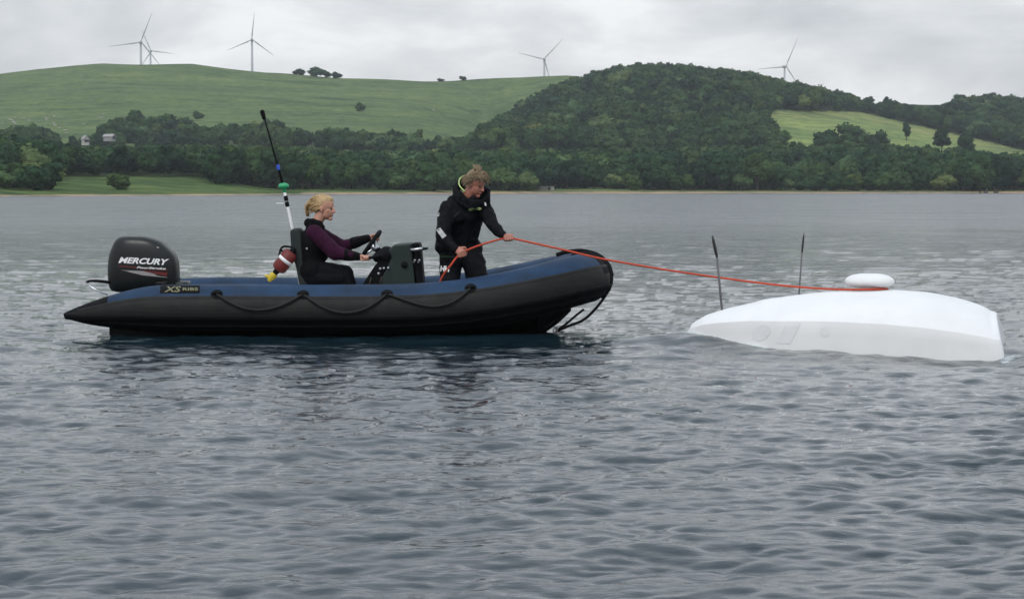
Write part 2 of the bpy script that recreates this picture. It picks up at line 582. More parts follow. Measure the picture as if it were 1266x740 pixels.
wr = t.math('MULTIPLY_ADD', fm, 0.5, t.math('MULTIPLY', lod, t.math('MULTIPLY_ADD', w3, 0.5, 0.6)))
bs = t.n('ShaderNodeBsdfPrincipled', {'Base Color': wc, 'Roughness': wr, 'IOR': 1.45, 'Specular IOR Level': 0.5, 'Normal': b2.outputs[0]})
t.n('ShaderNodeOutputMaterial', {'Surface': bs.outputs[0]})
water = tag(link_mesh('lake_water', me, wm), kind='structure')

# ------------------------------------------------------------------ trees
def crown_mesh(name, seed, w, h0, nl, leafs, size, shape='round', mt='leaf'):
    """crown of leaf clumps; unit tree height 1, base of tree at the origin"""
    r = np.random.default_rng(seed)
    lobes = []
    for i in range(nl):
        for _ in range(30):
            p = r.uniform(-1, 1, 3)
            if np.linalg.norm(p) < 1: break
        hz = (1 - h0) / 2
        c = np.array([p[0] * w * 0.62, p[1] * w * 0.62, h0 + hz + p[2] * hz * 0.72])
        if shape == 'cone':
            k = 1 - (c[2] - h0) / (1 - h0) * 0.75
            c[0] *= k; c[1] *= k
        rad = w * r.uniform(0.30, 0.52) * (0.85 if shape == 'cone' else 1)
        lobes.append((c, rad))
    lobes.append((np.array([0, 0, (1 + h0) / 2]), w * 0.62))
    V, Fc = [], []
    nb = 0
    for c, rad in lobes:                       # inner boughs
        mb = MB(); mb.ell((0, 0, 0), (1, 1, 0.85), nu=9, nv=6)
        P_ = np.array(mb.v) * (rad * 0.80) * (1 + r.uniform(-0.12, 0.12, (len(mb.v), 1))) + c
        V += P_.tolist(); Fc += [tuple(i + nb for i in f) for f in mb.f]; nb += len(P_)
    per = leafs // len(lobes)
    for c, rad in lobes:
        d = r.normal(size=(per, 3)); d /= np.linalg.norm(d, axis=1)[:, None]
        rr = rad * r.uniform(0.78, 1.12, per)
        ctr = c + d * rr[:, None] * np.array([1, 1, 0.88])
        nrm = d + r.normal(size=(per, 3)) * 0.55
        nrm /= np.linalg.norm(nrm, axis=1)[:, None]
        a = np.cross(nrm, r.normal(size=(per, 3))); a /= np.linalg.norm(a, axis=1)[:, None]
        b = np.cross(nrm, a)
        s = size * r.uniform(0.6, 1.4, per)[:, None]
        q = np.stack([ctr - a * s - b * s * 0.5, ctr + a * s * 0.4 - b * s, ctr + a * s + b * s * 0.4, ctr - a * s * 0.3 + b * s], 1)
        V += q.reshape(-1, 3).tolist()
        Fc += [(nb + 4 * i, nb + 4 * i + 1, nb + 4 * i + 2, nb + 4 * i + 3) for i in range(per)]
        nb += per * 4
    me = mesh_np(name, V, Fc)
    me.materials.append(M[mt])
    return me


def trunk_mesh(seed, h, spread):
    r = random.Random(seed)
    mb = MB()
    pts = [(0, 0, -0.06), (r.uniform(-.01, .01), 0, h * 0.5), (r.uniform(-.03, .03), r.uniform(-.03, .03), h)]
    mb.tube(smoothpts(pts, 3), [0.035, 0.031, 0.028, 0.026, 0.024, 0.022, 0.02], n=7)
    for i in range(5):
        a = i * 1.26 + r.random()
        mb.tube([(0, 0, h * 0.75), (math.cos(a) * spread * .4, math.sin(a) * spread * .4, h + .1), (math.cos(a) * spread * .8, math.sin(a) * spread * .8, h + .28)],
                [0.016, 0.011, 0.005], n=5)
    me = mb.mesh('trunk'); me.materials.append(M['bark'])
    return me


CR = [crown_mesh('crown', 1, 0.44, 0.10, 11, 620, 0.042),
      crown_mesh('crown', 2, 0.50, 0.08, 13, 680, 0.044),
      crown_mesh('crown', 3, 0.38, 0.12, 10, 560, 0.040),
      crown_mesh('crown', 4, 0.42, 0.06, 12, 640, 0.043),
      crown_mesh('crown', 5, 0.30, 0.10, 12, 560, 0.036, 'cone'),
      crown_mesh('crown', 6, 0.58, 0.02, 12, 640, 0.050, 'round', 'leaf_light'),
      crown_mesh('crown', 7, 0.60, 0.02, 12, 640, 0.050)]
TK = [trunk_mesh(i, 0.3, 0.3) for i in range(7)]


def tree(name, px, R, h, kind, label, cat='tree', group=None, sx=1.0, base_y=None):
    z = float(ground(px, R))
    X = (px - W / 2) / F * R
    e = empty(name, (X, R, z - 0.2), random.uniform(0, 6.28))
    e.scale = (h * sx, h * sx, h)
    tag(e, label, cat, group)
    o = bpy.data.objects.new('crown', CR[kind]); col.objects.link(o); o.parent = e
    k = bpy.data.objects.new('trunk', TK[kind]); col.objects.link(k); k.parent = e
    return e, o


def top_limit(px, R):
    if px < 78 and R < 500:
        return 192 + px * .12
    if R < 960:
        return np.interp(px, [-300, 0, 60, 100, 150, 250, 350, 450, 560, 700, 950, 1100, 1200, 1266, 1500], [168, 164, 171, 181, 180, 178, 180, 186, 184, 182, 178, 178, 184, 191, 190])
    if px > 935 and R < 1012:
        return np.interp(px, [935, 960, 1000, 1050, 1100, 1150, 1210, 1266, 1400], [158, 167, 175, 172, 176, 178, 184, 191, 200])
    if px < 575:
        return np.interp(px, [-300, 0, 60, 75, 110, 128, 150, 165, 215, 232, 300, 320, 345, 360, 410, 480, 575], [152, 152, 152, 168, 170, 150, 142, 137, 137, 148, 150, 145, 146, 155, 152, 160, 165])
    if R < 1420 and px < 1075:
        return np.interp(px, [575, 600, 640, 690, 710, 770, 840, 920, 1000, 1055, 1075], [168, 150, 125, 103, 94, 78, 77, 86, 103, 118, 126])
    return np.interp(px, [1060, 1075, 1085, 1160, 1180, 1210, 1266, 1500], [119, 127, 127, 130, 118, 112, 118, 116])


def wood_here(px, R, gy):
    rs = float(Rs(px))
    if R < rs + 16: return 0
    if 75 < px < 250:
        if R < rs + 96: return 0
    elif 250 <= px < 330:
        if R < rs + 60: return 0
    elif px <= 75:
        if R < rs + 24: return 0
    elif px < 520:
        if R < rs + 34: return 0
    if 540 < px < 1000 and R < rs + 26: return 0
    if 665 < px < 780 and R < rs + 50: return 0
    if R < 960: return 1
    if px < 575:
        if R < 990: return 0.75
        if R < 1035: return 0.5 if not (60 < px < 125) else 0.12
        if R < 1085: return 0.75 if (128 < px < 232 or 318 < px < 350) else 0.04
        return 0
    if px < 950 + 6 * math.sin(R * .05):
        if px < float(np.interp(R, [985, 1150, 1300, 1420], [575, 600, 645, 705])): return 0
        return 1 if R < 1400 else (1 if px > 705 and R < 1500 else 0)
    if gy > float(edge_y(px)) and R > 990:
        d = {True: 0}
        return 0.5 if (R < 1012) else 0
    if R > 1500: return 0
    if 1075 < px < 1175 and R > 1420: return 0
    return 1


cands = []
R = 410.0
rr_ = random.Random(5)
while R < 1500:
    sp = 7.0 if R < 960 else 8.2
    lo, hi = (-420 - W / 2) / F * R, (1700 - W / 2) / F * R
    X = lo
    while X < hi:
        x = X + rr_.uniform(-.45, .45) * sp; r = R + rr_.uniform(-.45, .45) * sp
        X += sp
        px = W / 2 + x / r * F
        z = float(ground(px, r)); g = HOR - (z - CH) * F / r
        if rr_.random() > wood_here(px, r, g): continue
        h = rr_.uniform(8.5, 14.0)
        h *= 1.0 + 0.22 * math.sin(x * 0.05 + r * 0.04)
        tl = float(top_limit(px, r)) + rr_.uniform(-1.5, 7)
        hmax = (g - tl) * r / F
        if r - float(Rs(px)) < 55 and rr_.random() < 0.5: h *= 0.6
        if hmax < 3.0: continue
        h = min(h, hmax)
        cands.append((px, r, z, h))
    R += sp
print('trees', len(cands))
cands.sort(key=lambda c: c[1] - float(Rs(c[0])) * 1.0)
indiv, rest = [], []
for c in cands:
    if len(indiv) < 270 and -10 < c[0] < 1276 and c[1] < 960:
        indiv.append(c)
    else:
        rest.append(c)
first = {}
for i, (px, r, z, h) in enumerate(indiv):
    near = r - float(Rs(px)) < 60
    kind = rr_.choice([0, 1, 2, 3, 6]) if h > 7 else rr_.choice([5, 6, 6, 3])
    marks = [(70, 'at the far left end of the shore'), (130, 'beside the left end of the grassy bank'), (250, 'behind the grassy bank, above the outboard'),
             (345, 'left of the whip aerial'), (420, 'above the seated woman'), (530, 'between the seated woman and the standing man'),
             (610, 'behind the head of the standing man'), (665, 'just left of the low pale shed'), (760, 'above the bow of the inflatable'),
             (870, 'above the left grey pole of the upturned hull'), (985, 'between the two grey poles'), (1060, 'above the white float'),
             (1130, 'right of the white float, under the meadow'), (1200, 'left of the dark waterline posts'), (9999, 'at the far right end of the shore')]
    where = next(w for m_, w in marks if px < m_)
    row = 'front row' if r - float(Rs(px)) < 58 else 'second row'
    if h < 7:
        lab = f'low rounded shore bush {where}'; cat = 'bush'; grp = 'bushes ' + where; nm = 'shore_bush'
    else:
        tone = 'tall' if h > 11.5 else 'middling'
        lab = f'{tone} {row} shoreline tree {where}'; cat = 'tree'; grp = f'{tone} {row} trees ' + where; nm = 'broadleaf_tree'
    e, o = tree(nm, px, r, h, kind, lab, cat, grp, rr_.uniform(0.9, 1.15) if h > 7 else 1.25)
    first.setdefault(kind, o)

special = [
    # name, px, R, height, kind, width, label
    ('round_bush', 146, float(Rs(146)) + 26, 4.2, 6, 1.5, 'dark round bush alone on the grassy shore bank, left', 'bush'),
    ('round_bush', 620, float(Rs(620)) + 24, 8.5, 5, 1.25, 'pale green bush just right of the standing man by the far shore', 'bush'),
    ('round_bush', 652, float(Rs(652)) + 22, 7.0, 5, 1.2, 'smaller pale green bush beside the shore near the low shed', 'bush'),
    ('round_bush', 1166, float(Rs(1166)) + 22, 7.5, 5, 1.2, 'light green bush on the beach edge at the right', 'bush'),
    ('field_tree', 371, 1485, 5.0, 6, 1.9, 'leftmost small tree on the bare skyline above the green hill', 'tree'),
    ('field_tree', 393, 1485, 7.8, 6, 1.7, 'largest round tree on the bare skyline of the green hill', 'tree'),
    ('field_tree', 405, 1490, 5.0, 6, 1.6, 'low skyline tree touching the largest one on its right', 'tree'),
    ('field_tree', 417, 1485, 5.5, 6, 1.4, 'rightmost of the four skyline trees on the green hill', 'tree'),
    ('field_tree', 545, 1500, 2.6, 6, 2.2, 'thin low shrub on the skyline midway along the green hill', 'bush'),
    ('field_tree', 572, 1500, 3.4, 6, 2.0, 'skyline shrub just left of the fourth turbine', 'bush'),
    ('field_tree', 446, 1240, 6.0, 6, 1.0, 'solitary dark hawthorn in the middle of the green hillside', 'tree'),
    ('field_tree', 246, 1150, 5.0, 6, 1.3, 'small tree above the mid-slope copse on the left hillside', 'tree'),
    ('field_tree', 1072, 1430, 9.0, 1, 1.2, 'round tree on the skyline at the right end of the wooded hill', 'tree'),
    ('field_tree', 1093, 1440, 8.5, 2, 1.0, 'isolated leaning tree standing highest on the skyline gap', 'tree'),
    ('field_tree', 1100, 1330, 14.0, 1, 1.25, 'wide dark tree at the top edge of the pale meadow', 'tree'),
    ('field_tree', 1119, 1060, 12.0, 4, 0.95, 'tall narrow dark tree standing alone inside the pale meadow', 'tree'),
    ('field_tree', 964, 1010, 11.5, 1, 1.15, 'dark tree against the left end of the pale meadow', 'tree'),
    ('field_tree', 1022, 985, 11.5, 6, 1.3, 'lower of two rounded trees on the bottom edge of the meadow', 'tree'),
    ('field_tree', 1052, 985, 14.5, 6, 1.25, 'taller rounded tree on the bottom edge of the meadow', 'tree'),
    ('field_tree', 1084, 985, 10.5, 6, 1.1, 'brownish rounded bush below the tall narrow tree', 'bush'),
    ('field_tree', 1163, 985, 12.5, 3, 1.1, 'rounded tree breaking the meadow edge towards the right', 'tree'),
    ('field_tree', 1194, 985, 13.5, 1, .95, 'dark tree breaking the narrow strip of meadow on the right', 'tree'),
    ('field_tree', 282, 1020, 10.0, 2, 1.1, 'dark tree of the mid-slope row left of the whip aerial', 'tree'),
    ('field_tree', 336, 1060, 11.5, 1, 1.1, 'tall dark tree on the slope just right of the aerial tip', 'tree'),
    ('field_tree', 516, 1040, 10.0, 2, 1.0, 'dark tree standing clear of the row above the console', 'tree'),
]
for nm, px, r, h, kind, sx, lab, cat in special:
    e, o = tree(nm, px, r, h, kind, lab, cat, None, sx)
    first.setdefault(kind, o)

# the woodland mass behind: instances of the same crowns on a cloud of points
kinds = sorted(first)
pts = [((px - W / 2) / F * r, r, z - 0.2) for px, r, z, h in rest]
me = bpy.data.meshes.new('woodland'); me.from_pydata(pts, [], [])
S_ = []; Ro = []; Ix = []
wk = [k for k in kinds if k not in (5,)]
for px, r, z, h in rest:
    s = rr_.uniform(0.92, 1.25)
    S_ += [h * s, h * s, h]; Ro += [0, 0, rr_.uniform(0, 6.28)]
    if rr_.random() < 0.07 and 5 in kinds: Ix.append(kinds.index(5))
    elif rr_.random() < 0.85: Ix.append(kinds.index(rr_.choice([k for k in wk if k != 4])))
    else: Ix.append(kinds.index(rr_.choice(wk)))
me.attributes.new('tsc', 'FLOAT_VECTOR', 'POINT').data.foreach_set('vector', S_)
me.attributes.new('trot', 'FLOAT_VECTOR', 'POINT').data.foreach_set('vector', Ro)
me.attributes.new('tidx', 'INT', 'POINT').data.foreach_set('value', Ix)
wood = link_mesh('woodland', me, None, None, False)
tag(wood, 'dense mass of broadleaf woodland covering the hill and the ground behind the shore belt', 'woodland', kind='stuff')
ng = bpy.data.node_groups.new('woodland', 'GeometryNodeTree')
ng.interface.new_socket('Geometry', in_out='INPUT', socket_type='NodeSocketGeometry')
ng.interface.new_socket('Geometry', in_out='OUTPUT', socket_type='NodeSocketGeometry')
gi = ng.nodes.new('NodeGroupInput'); go = ng.nodes.new('NodeGroupOutput')
jn = ng.nodes.new('GeometryNodeJoinGeometry')
for k in reversed(kinds):                       # multi-input sockets keep reverse order
    ob = ng.nodes.new('GeometryNodeObjectInfo'); ob.inputs['Object'].default_value = first[k]
    ob.inputs['As Instance'].default_value = True
    ng.links.new(ob.outputs['Geometry'], jn.inputs[0])
iop = ng.nodes.new('GeometryNodeInstanceOnPoints')
iop.inputs['Pick Instance'].default_value = True
ng.links.new(gi.outputs[0], iop.inputs['Points']); ng.links.new(jn.outputs[0], iop.inputs['Instance'])
for nm, typ, sock in (('tsc', 'FLOAT_VECTOR', 'Scale'), ('trot', 'FLOAT_VECTOR', 'Rotation'), ('tidx', 'INT', 'Instance Index')):
    na = ng.nodes.new('GeometryNodeInputNamedAttribute'); na.data_type = typ; na.inputs['Name'].default_value = nm
    ng.links.new(na.outputs[0], iop.inputs[sock])
ng.links.new(iop.outputs[0], go.inputs[0])
md = wood.modifiers.new('woodland', 'NODES'); md.node_group = ng

# ------------------------------------------------------------------ far details
def turbine(hub, base_y, R, ang0, yaw, blade_px, label, hub_label=None):
    p = P(hub[0], hub[1], R)
    gz = float(ground(hub[0], min(R, 2790)))
    root = empty('wind_turbine', (p.x, p.y, gz))
    tag(root, label, 'wind turbine', 'wind turbines on the skyline')
    H_ = p.z - gz
    MB().cone((0, 0, 0), 2.0, (0, 0, H_), 1.2, n=16, hemi=False).build('tower', M['turbine'], root)
    Rz = Matrix.Rotation(yaw, 3, 'Z')
    nb = MB(); nb.box(Rz @ Vector((0, 1.2, H_ + 0.6)), (3.0, 9.0, 3.2), Rz); nb.build('nacelle', M['turbine'], root, bevel=0.6)
    hubc = Rz @ Vector((0, -4.4, 0)) + Vector((0, 0, H_ + 0.6))
    MB().ell(hubc, (1.7, 2.2, 1.7), Rz, 12, 8).build('rotor_hub', M['turbine'], root)
    L = blade_px * R / F
    for i in range(3):
        a = ang0 + i * 2 * math.pi / 3
        rad = Vector((math.cos(a), 0, math.sin(a))); ch = Vector((-math.sin(a), 0, math.cos(a)))
        mb = MB(); V = []; Fc = []
        st = [(0.0, 1.0, 1.0), (0.08, 1.1, 0.9), (0.2, 1.7, 0.6), (0.5, 1.1, 0.35), (0.8, 0.7, 0.2), (1.0, 0.35, 0.08)]
        for s, c, th in st:
            for (u, v) in ((-0.35, 0), (0, 1), (0.4, 0.5), (0.65, 0), (0.4, -0.5), (0, -1)):
                V.append(hubc + Rz @ (rad * (s * L) + ch * (u * c * 1.0) + Vector((0, 1, 0)) * (v * th * 0.5)))
        for q in range(len(st) - 1):
            for j in range(6):
                Fc.append((q * 6 + j, q * 6 + (j + 1) % 6, (q + 1) * 6 + (j + 1) % 6, (q + 1) * 6 + j))
        Fc.append(tuple(range(6))); Fc.append(tuple((len(st) - 1) * 6 + j for j in range(6)))
        mb.add(V, Fc); mb.build('blade', M['turbine'], root)


turbine((174, 53), 78, 2300, R_(69), 0.25, 40, 'largest wind turbine on the far left with a smaller one partly behind it')
turbine((186, 64), 78, 2750, R_(115), 0.45, 28, 'small wind turbine close to the right of the leftmost one, lower on the skyline')
turbine((311.5, 50), 90, 2350, R_(84), 0.1, 33, 'wind turbine with its whole tower visible, one blade upright, above the aerial')
turbine((673, 74), 94, 2500, R_(46), -0.1, 33, 'wind turbine above the notch between the grassy hill and the wooded hill')
turbine((970, 83), 92, 2600, R_(66), 0.3, 38, 'wind turbine rising just above the treetops of the wooded hill')

rm = [MB() for _ in range(3)]
for i, m_ in enumerate(rm):
    r = random.Random(i)
    V = []
    m_.ell((0, 0, 0), (1, .8, .7), nu=8, nv=5)
    m_.v = [tuple(c * r.uniform(.8, 1.15) for c in v) for v in m_.v]
rocks = [m_.mesh('pale_rock') for m_ in rm]
for m_ in rocks: m_.materials.append(M['limestone'])
r = random.Random(3)
spots = [(r.gauss(x, s), r.gauss(y, 3)) for x, y, s, n in ((20, 150, 16, 14), (65, 154, 10, 8), (90, 162, 8, 5), (125, 148, 3, 2), (60, 148, 14, 4)) for _ in range(n)] + [(475, 117), (462, 143), (128, 146), (300, 150), (536, 137)]
for i, (px, py) in enumerate(spots):
    Rr = np.linspace(1010, 1490, 241); g = HOR - (ground(np.full(241, px), Rr) - CH) * F / Rr
    Rk = float(Rr[np.argmin(np.abs(g - py))])
    o = bpy.data.objects.new('pale_rock', rocks[i % 3]); col.objects.link(o)
    o.location = ((px - W / 2) / F * Rk, Rk, float(ground(px, Rk)) + 0.2)
    s = r.uniform(0.45, 0.8); o.scale = (s * 1.6, s, s * .8); o.rotation_euler = (0, 0, r.uniform(0, 6))
    tag(o, 'pale limestone rock lying on the grassy hillside above the trees', 'rock', 'limestone rocks on the hillside')


def house(px, R, w, d, hw, hr, rz, label, wallm, base_py=None):
    z = float(ground(px, R)) if base_py is None else P(px, base_py, R).z
    root = empty('house', ((px - W / 2) / F * R, R, z), rz)
    tag(root, label, 'house')
    MB().prism([(-w / 2, -1), (w / 2, -1), (w / 2, hw), (0, hw + hr), (-w / 2, hw)], -d / 2, d / 2).build('wall', wallm, root, False)
    for s in (-1, 1):
        mb = MB()
        x0, z0, x1, z1 = 0, hw + hr + .05, s * (w / 2 + .4), hw - .25
        mb.prism([(x0, z0), (x1, z1), (x1, z1 + .25), (x0, z0 + .25)], -d / 2 - .4, d / 2 + .4)
        mb.build('roof', M['slate'], root, False)
    MB().box((0, d * .3, hw + hr + .1), (.4, .4, .6)).build('chimney', M['limestone'], root, False)
    for x in (-w * .22, w * .22):
        MB().box((x, -d / 2 - .03, hw * .55), (1.0, .1, 1.3)).build('window', M['dark_glass'], root, False)


house(107, 905, 2.3, 4.5, 1.8, 1.5, 0.5, 'small white gabled house among the trees on the left slope', M['render_wall'], 177)
house(137, 905, 3.6, 4.5, 1.2, .9, 1.3, 'low grey-roofed farm building right of the white gabled house', M['slate'], 172)

# low shed by the shore
sp = float(Rs(676)) + 30
root = empty('shed', ((676 - W / 2) / F * sp, sp, float(ground(676, sp))))
tag(root, 'low pale shed on the shore just right of the standing man', 'shed')
MB().box((0, 0, 0.5), (5.0, 3.0, 1.6)).build('wall', M['limestone'], root, False)
MB().box((0, 0, 1.38), (5.4, 3.4, 0.14)).build('roof', M['slate'], root, False)
MB().box((0.8, -1.52, 0.6), (0.9, 0.06, 1.1)).build('door', M['old_wood'], root, False)
for i, (px, h) in enumerate(((1211, 1.0), (1216, 0.8), (1219, 1.5), (1229, 1.7), (1232, 1.0))):
    sp = float(Rs(px)) - 4
    mb = MB(); mb.cone((0, 0, -1.0), .42, (0.1, 0, h), .34, n=8)
    o = mb.build('mooring_post', M['old_wood'])
    o.location = ((px - W / 2) / F * sp, sp, 0)
    tag(o, 'short dark post at the waterline off the right-hand beach', 'post', 'dark posts at the far waterline')

# ==================================================================== inflatable boat
M['tube_blue'] = mat('tube_blue', (0.006, 0.028, 0.070), 0.6, spec=0.3, var=0.4, scale=3.0, bump=0.004, bscale=9, bmap=(.4, 1.6, 1.6))
M['tube_grey'] = mat('tube_grey', (0.011, 0.011, 0.0105), 0.6, spec=0.25, var=0.35, scale=5.0, bump=0.005, bscale=9, bmap=(.35, .35, 3.2))
M['rubber'] = mat('black_rubber', (0.004, 0.004, 0.005), 0.75, var=0.25, scale=9.0, spec=0.15)
M['black_rope'] = mat('black_rope', (0.012, 0.012, 0.012), 0.85, scale=50, bump=0.002, bscale=250)
M['hull_black'] = mat('hull_black', (0.004, 0.004, 0.004), 0.5, spec=0.15)
M['deck'] = mat('deck_grey', (0.42, 0.42, 0.40), 0.7)
M['cowl'] = mat('cowl_black', (0.004, 0.006, 0.006), 0.38, var=0.2, scale=3, spec=0.4)
M['console'] = mat('console_grp', (0.015, 0.025, 0.022), 0.55, var=0.2, scale=5, spec=0.3)
M['vinyl'] = mat('seat_vinyl', (0.018, 0.024, 0.023), 0.65, spec=0.3, bump=0.002)
M['steel'] = mat('steel', (0.55, 0.56, 0.57), 0.3, metal=1.0)
M['white_print'] = mat('white_print', (0.8, 0.8, 0.8), 0.5, var=0.02)
M['silver_print'] = mat('silver_print', (0.30, 0.28, 0.28), 0.45, var=0.1, scale=30)
M['red_print'] = mat('red_print', (0.13, 0.012, 0.012), 0.45)
M['gold_print'] = mat('gold_print', (0.17, 0.16, 0.08), 0.5)
M['green_plastic'] = mat('green_plastic', (0.02, 0.30, 0.12), 0.4)
M['blue_plastic'] = mat('blue_plastic', (0.02, 0.08, 0.55), 0.4)
M['red_plastic'] = mat('red_paint', (0.15, 0.016, 0.014), 0.55)
M['yellow_plastic'] = mat('yellow_plastic', (0.55, 0.42, 0.03), 0.5)
M['orange_rope'] = mat('orange_rope', (0.50, 0.065, 0.030), 0.85, var=0.3, scale=60, bump=0.003, bscale=200)

YB = 20.38
X0 = (77 - W / 2) / F * 19.6
ORG = Vector((X0, YB, 0.0))
boat = empty('inflatable_boat', ORG)
tag(boat, 'black and blue rigid inflatable boat with console and outboard, carrying two people', 'boat')


def B(px, py, yl=0.0):
    """boat-local point lying yl metres beyond the boat's centreline"""
    return P(px, py, YB + yl) - ORG


# tube: near side, round the bow, far side
ctrl = [(79, 390, -.78, .012), (84, 389.5, -.78, .04), (112, 387.5, -.78, .115), (150, 384, -.78, .185), (185, 382, -.78, .232), (225, 382, -.78, .25),
        (300, 382, -.78, .253), (400, 382.5, -.78, .253), (500, 381.5, -.78, .253), (560, 377.5, -.77, .255), (610, 370.5, -.74, .258),
        (650, 362.5, -.68, .26), (682, 354.5, -.56, .262), (704, 348.5, -.40, .262), (718, 345, -.22, .26), (725, 343.5, 0, .258)]
near = []
for px, py, yl, r in ctrl:
    p = B(px, py, yl); near.append((p.x, p.y, p.z, r))
farp = [(x, -y, z, r) for x, y, z, r in near[:-1]][::-1]
path = smoothpts(near + farp, 9)
NS = 40
V = []; Fc = []; MI = []
n = len(path)
frames = []
for i, q in enumerate(path):
    a_, b_ = path[max(i - 1, 0)][:3], path[min(i + 1, n - 1)][:3]
    d = Vector(b_ - a_).normalized()
    side = d.cross(Vector((0, 0, 1))).normalized()          # outward
    up = side.cross(d).normalized()
    frames.append((Vector(q[:3]), side, up, d, max(q[3], 0.006)))
    for j in range(NS):
        an = 2 * math.pi * (j + .5) / NS
        # facets between the air-chamber seams sag very slightly
        V.append(Vector(q[:3]) + (side * math.cos(an) + up * math.sin(an)) * frames[-1][4])
for i in range(n - 1):
    xm = (path[i][0] + path[i + 1][0]) / 2
    for j in range(NS):
        Fc.append((i * NS + j, i * NS + (j + 1) % NS, (i + 1) * NS + (j + 1) % NS, (i + 1) * NS + j))
        el = math.degrees(2 * math.pi * (j + 1) / NS)
        if el > 180: el -= 360
        s = abs(path[i][1])
        nose = s < 0.20
        stern = xm < B(135, 380, -.78).x
        if 33 < el < 156: MI.append(2 if (nose or stern) else 0)
        elif -14 < el <= 33: MI.append(2 if nose and el > 10 else 1)
        else: MI.append(2)
Fc.append(tuple(range(NS))); MI.append(2); Fc.append(tuple((n - 1) * NS + j for j in range(NS - 1, -1, -1))); MI.append(2)
mb = MB(); mb.v = V; mb.f = Fc; mb.m = MI
tube = mb.build('air_tube', [M['tube_blue'], M['tube_grey'], M['rubber']], boat)


def tube_at(i, el, off=0.0):
    c, s, u, d, r = frames[i]
    return c + (s * math.cos(el) + u * math.sin(el)) * (r + off)


def frame_at_px(px):
    best = min(range(n // 2), key=lambda i: abs(W / 2 + (frames[i][0].x + ORG.x) / (frames[i][0].y + YB) * F - px))
    return best


# rubbing strake all the way round, and a keel strake line
V = []
mb = MB()
for el, hh, tk in ((-17, .028, .016), (-40, .012, .006)):
    rings = []
    st = 3
    for i in range(st, n - st):
        c, s, u, d, r = frames[i]
        ring = []
        for (a_, o_) in ((-1, -.004), (-1, tk * .7), (-.5, tk), (.5, tk), (1, tk * .7), (1, -.004)):
            e = R_(el) + a_ * hh / r
            ring.append(c + (s * math.cos(e) + u * math.sin(e)) * (r + o_))
        rings.append(ring)
    VV = [v for rg in rings for v in rg]; FF = []
    for i in range(len(rings) - 1):
        for j in range(6):
            FF.append((i * 6 + j, i * 6 + (j + 1) % 6, (i + 1) * 6 + (j + 1) % 6, (i + 1) * 6 + j))
    FF.append(tuple(range(5, -1, -1))); FF.append(tuple((len(rings) - 1) * 6 + j for j in range(6)))
    mb = MB(); mb.add(VV, FF)
    mb.build('rubbing_strake', M['rubber'], boat)
# grey seams along the side panel (low raised tapes)
mb = MB()
for el in (31.5,):
    VV = []; FF = []
    k = 0
    for i in range(14, n - 14):
        c, s, u, d, r = frames[i]
        for (a_, o_) in ((-1, .0005), (-.6, .0035), (.6, .0035), (1, .0005)):
            e = R_(el) + a_ * .016 / r
            VV.append(c + (s * math.cos(e) + u * math.sin(e)) * (r + o_))
        if k:
            for j in range(3):
                FF.append(((k - 1) * 4 + j, (k - 1) * 4 + j + 1, k * 4 + j + 1, k * 4 + j))
        k += 1
    mb.add(VV, FF)
mb.build('seam_tape', M['tube_grey'], boat)

# bow guard: thick rubber nose strip from the top of the bow down to the stem
mid = n // 2
pts = []
for el in range(118, -60, -12):
    pts.append(tube_at(mid, R_(el), 0.012))
VV = []; FF = []
for k, p in enumerate(pts):
    for q, yy in enumerate((-.13, -.09, 0, .09, .13)):
        oo = (0 if abs(yy) < .1 else -.035)
        cdir = (p - frames[mid][0]).normalized()
        VV.append(p + Vector((0, yy, 0)) + cdir * oo - Vector((abs(yy) * .25, 0, 0)))
    if k:
        for j in range(4):
            FF.append(((k - 1) * 5 + j, (k - 1) * 5 + j + 1, k * 5 + j + 1, k * 5 + j))
mb = MB(); mb.add(VV, FF)
ng_ = mb.build('bow_guard', M['rubber'], boat)
sm = ng_.modifiers.new('s', 'SOLIDIFY'); sm.thickness = 0.03; sm.offset = 0
bake(ng_)
# bow handle: the black loop lying over the top of the nose
pts = smoothpts([B(688, 315, -.10), B(700, 311.5, -.08), B(720, 310, -.05), B(740, 315.5, -.04), B(752, 327, -.03), B(757, 341, -.03)], 6)
MB().tube(pts, 0.022, 10).build('bow_handle', M['rubber'], boat)

# rigid hull
hb = MB()
xs = [B(px, 400).x for px in (150, 220, 350, 500, 580, 630, 665, 690, 706)]
keel = [-.26, -.28, -.28, -.26, -.22, -.15, -.08, .07, .20]
chz = [-.02, -.02, -.02, 0.0, .05, .10, .16, .24, .30]
hbm = [.62, .68, .70, .68, .62, .50, .36, .16, .03]
VV = []; FF = []
for x, k, c, b in zip(xs, keel, chz, hbm):
    VV += [(x, 0, k), (x, -b * .55, k * .55 + c * .45 - .01), (x, -b, c), (x, -b, c + .22), (x, b, c + .22), (x, b, c), (x, b * .55, k * .55 + c * .45 - .01)]
for i in range(len(xs) - 1):
    for j in range(7):
        FF.append((i * 7 + j, i * 7 + (j + 1) % 7, (i + 1) * 7 + (j + 1) % 7, (i + 1) * 7 + j))
FF.append(tuple(range(7))); FF.append(tuple((len(xs) - 1) * 7 + j for j in range(6, -1, -1)))
hb.add(VV, FF).build('hull', M['hull_black'], boat, False, bevel=0.006)
xa, xb = B(212, 400).x, B(640, 400).x
MB().box(((xa + xb) / 2, 0, .25), (xb - xa, 1.1, .05)).build('deck', M['deck'], boat, False)
MB().box((xa - .03, 0, .30), (.07, 1.15, .46)).build('transom', M['hull_black'], boat, False, bevel=.01)
MB().box((B(640, 330).x + .1, 0, .50), (.5, .7, .06)).build('bow_locker', M['console'], boat, False, bevel=.02)

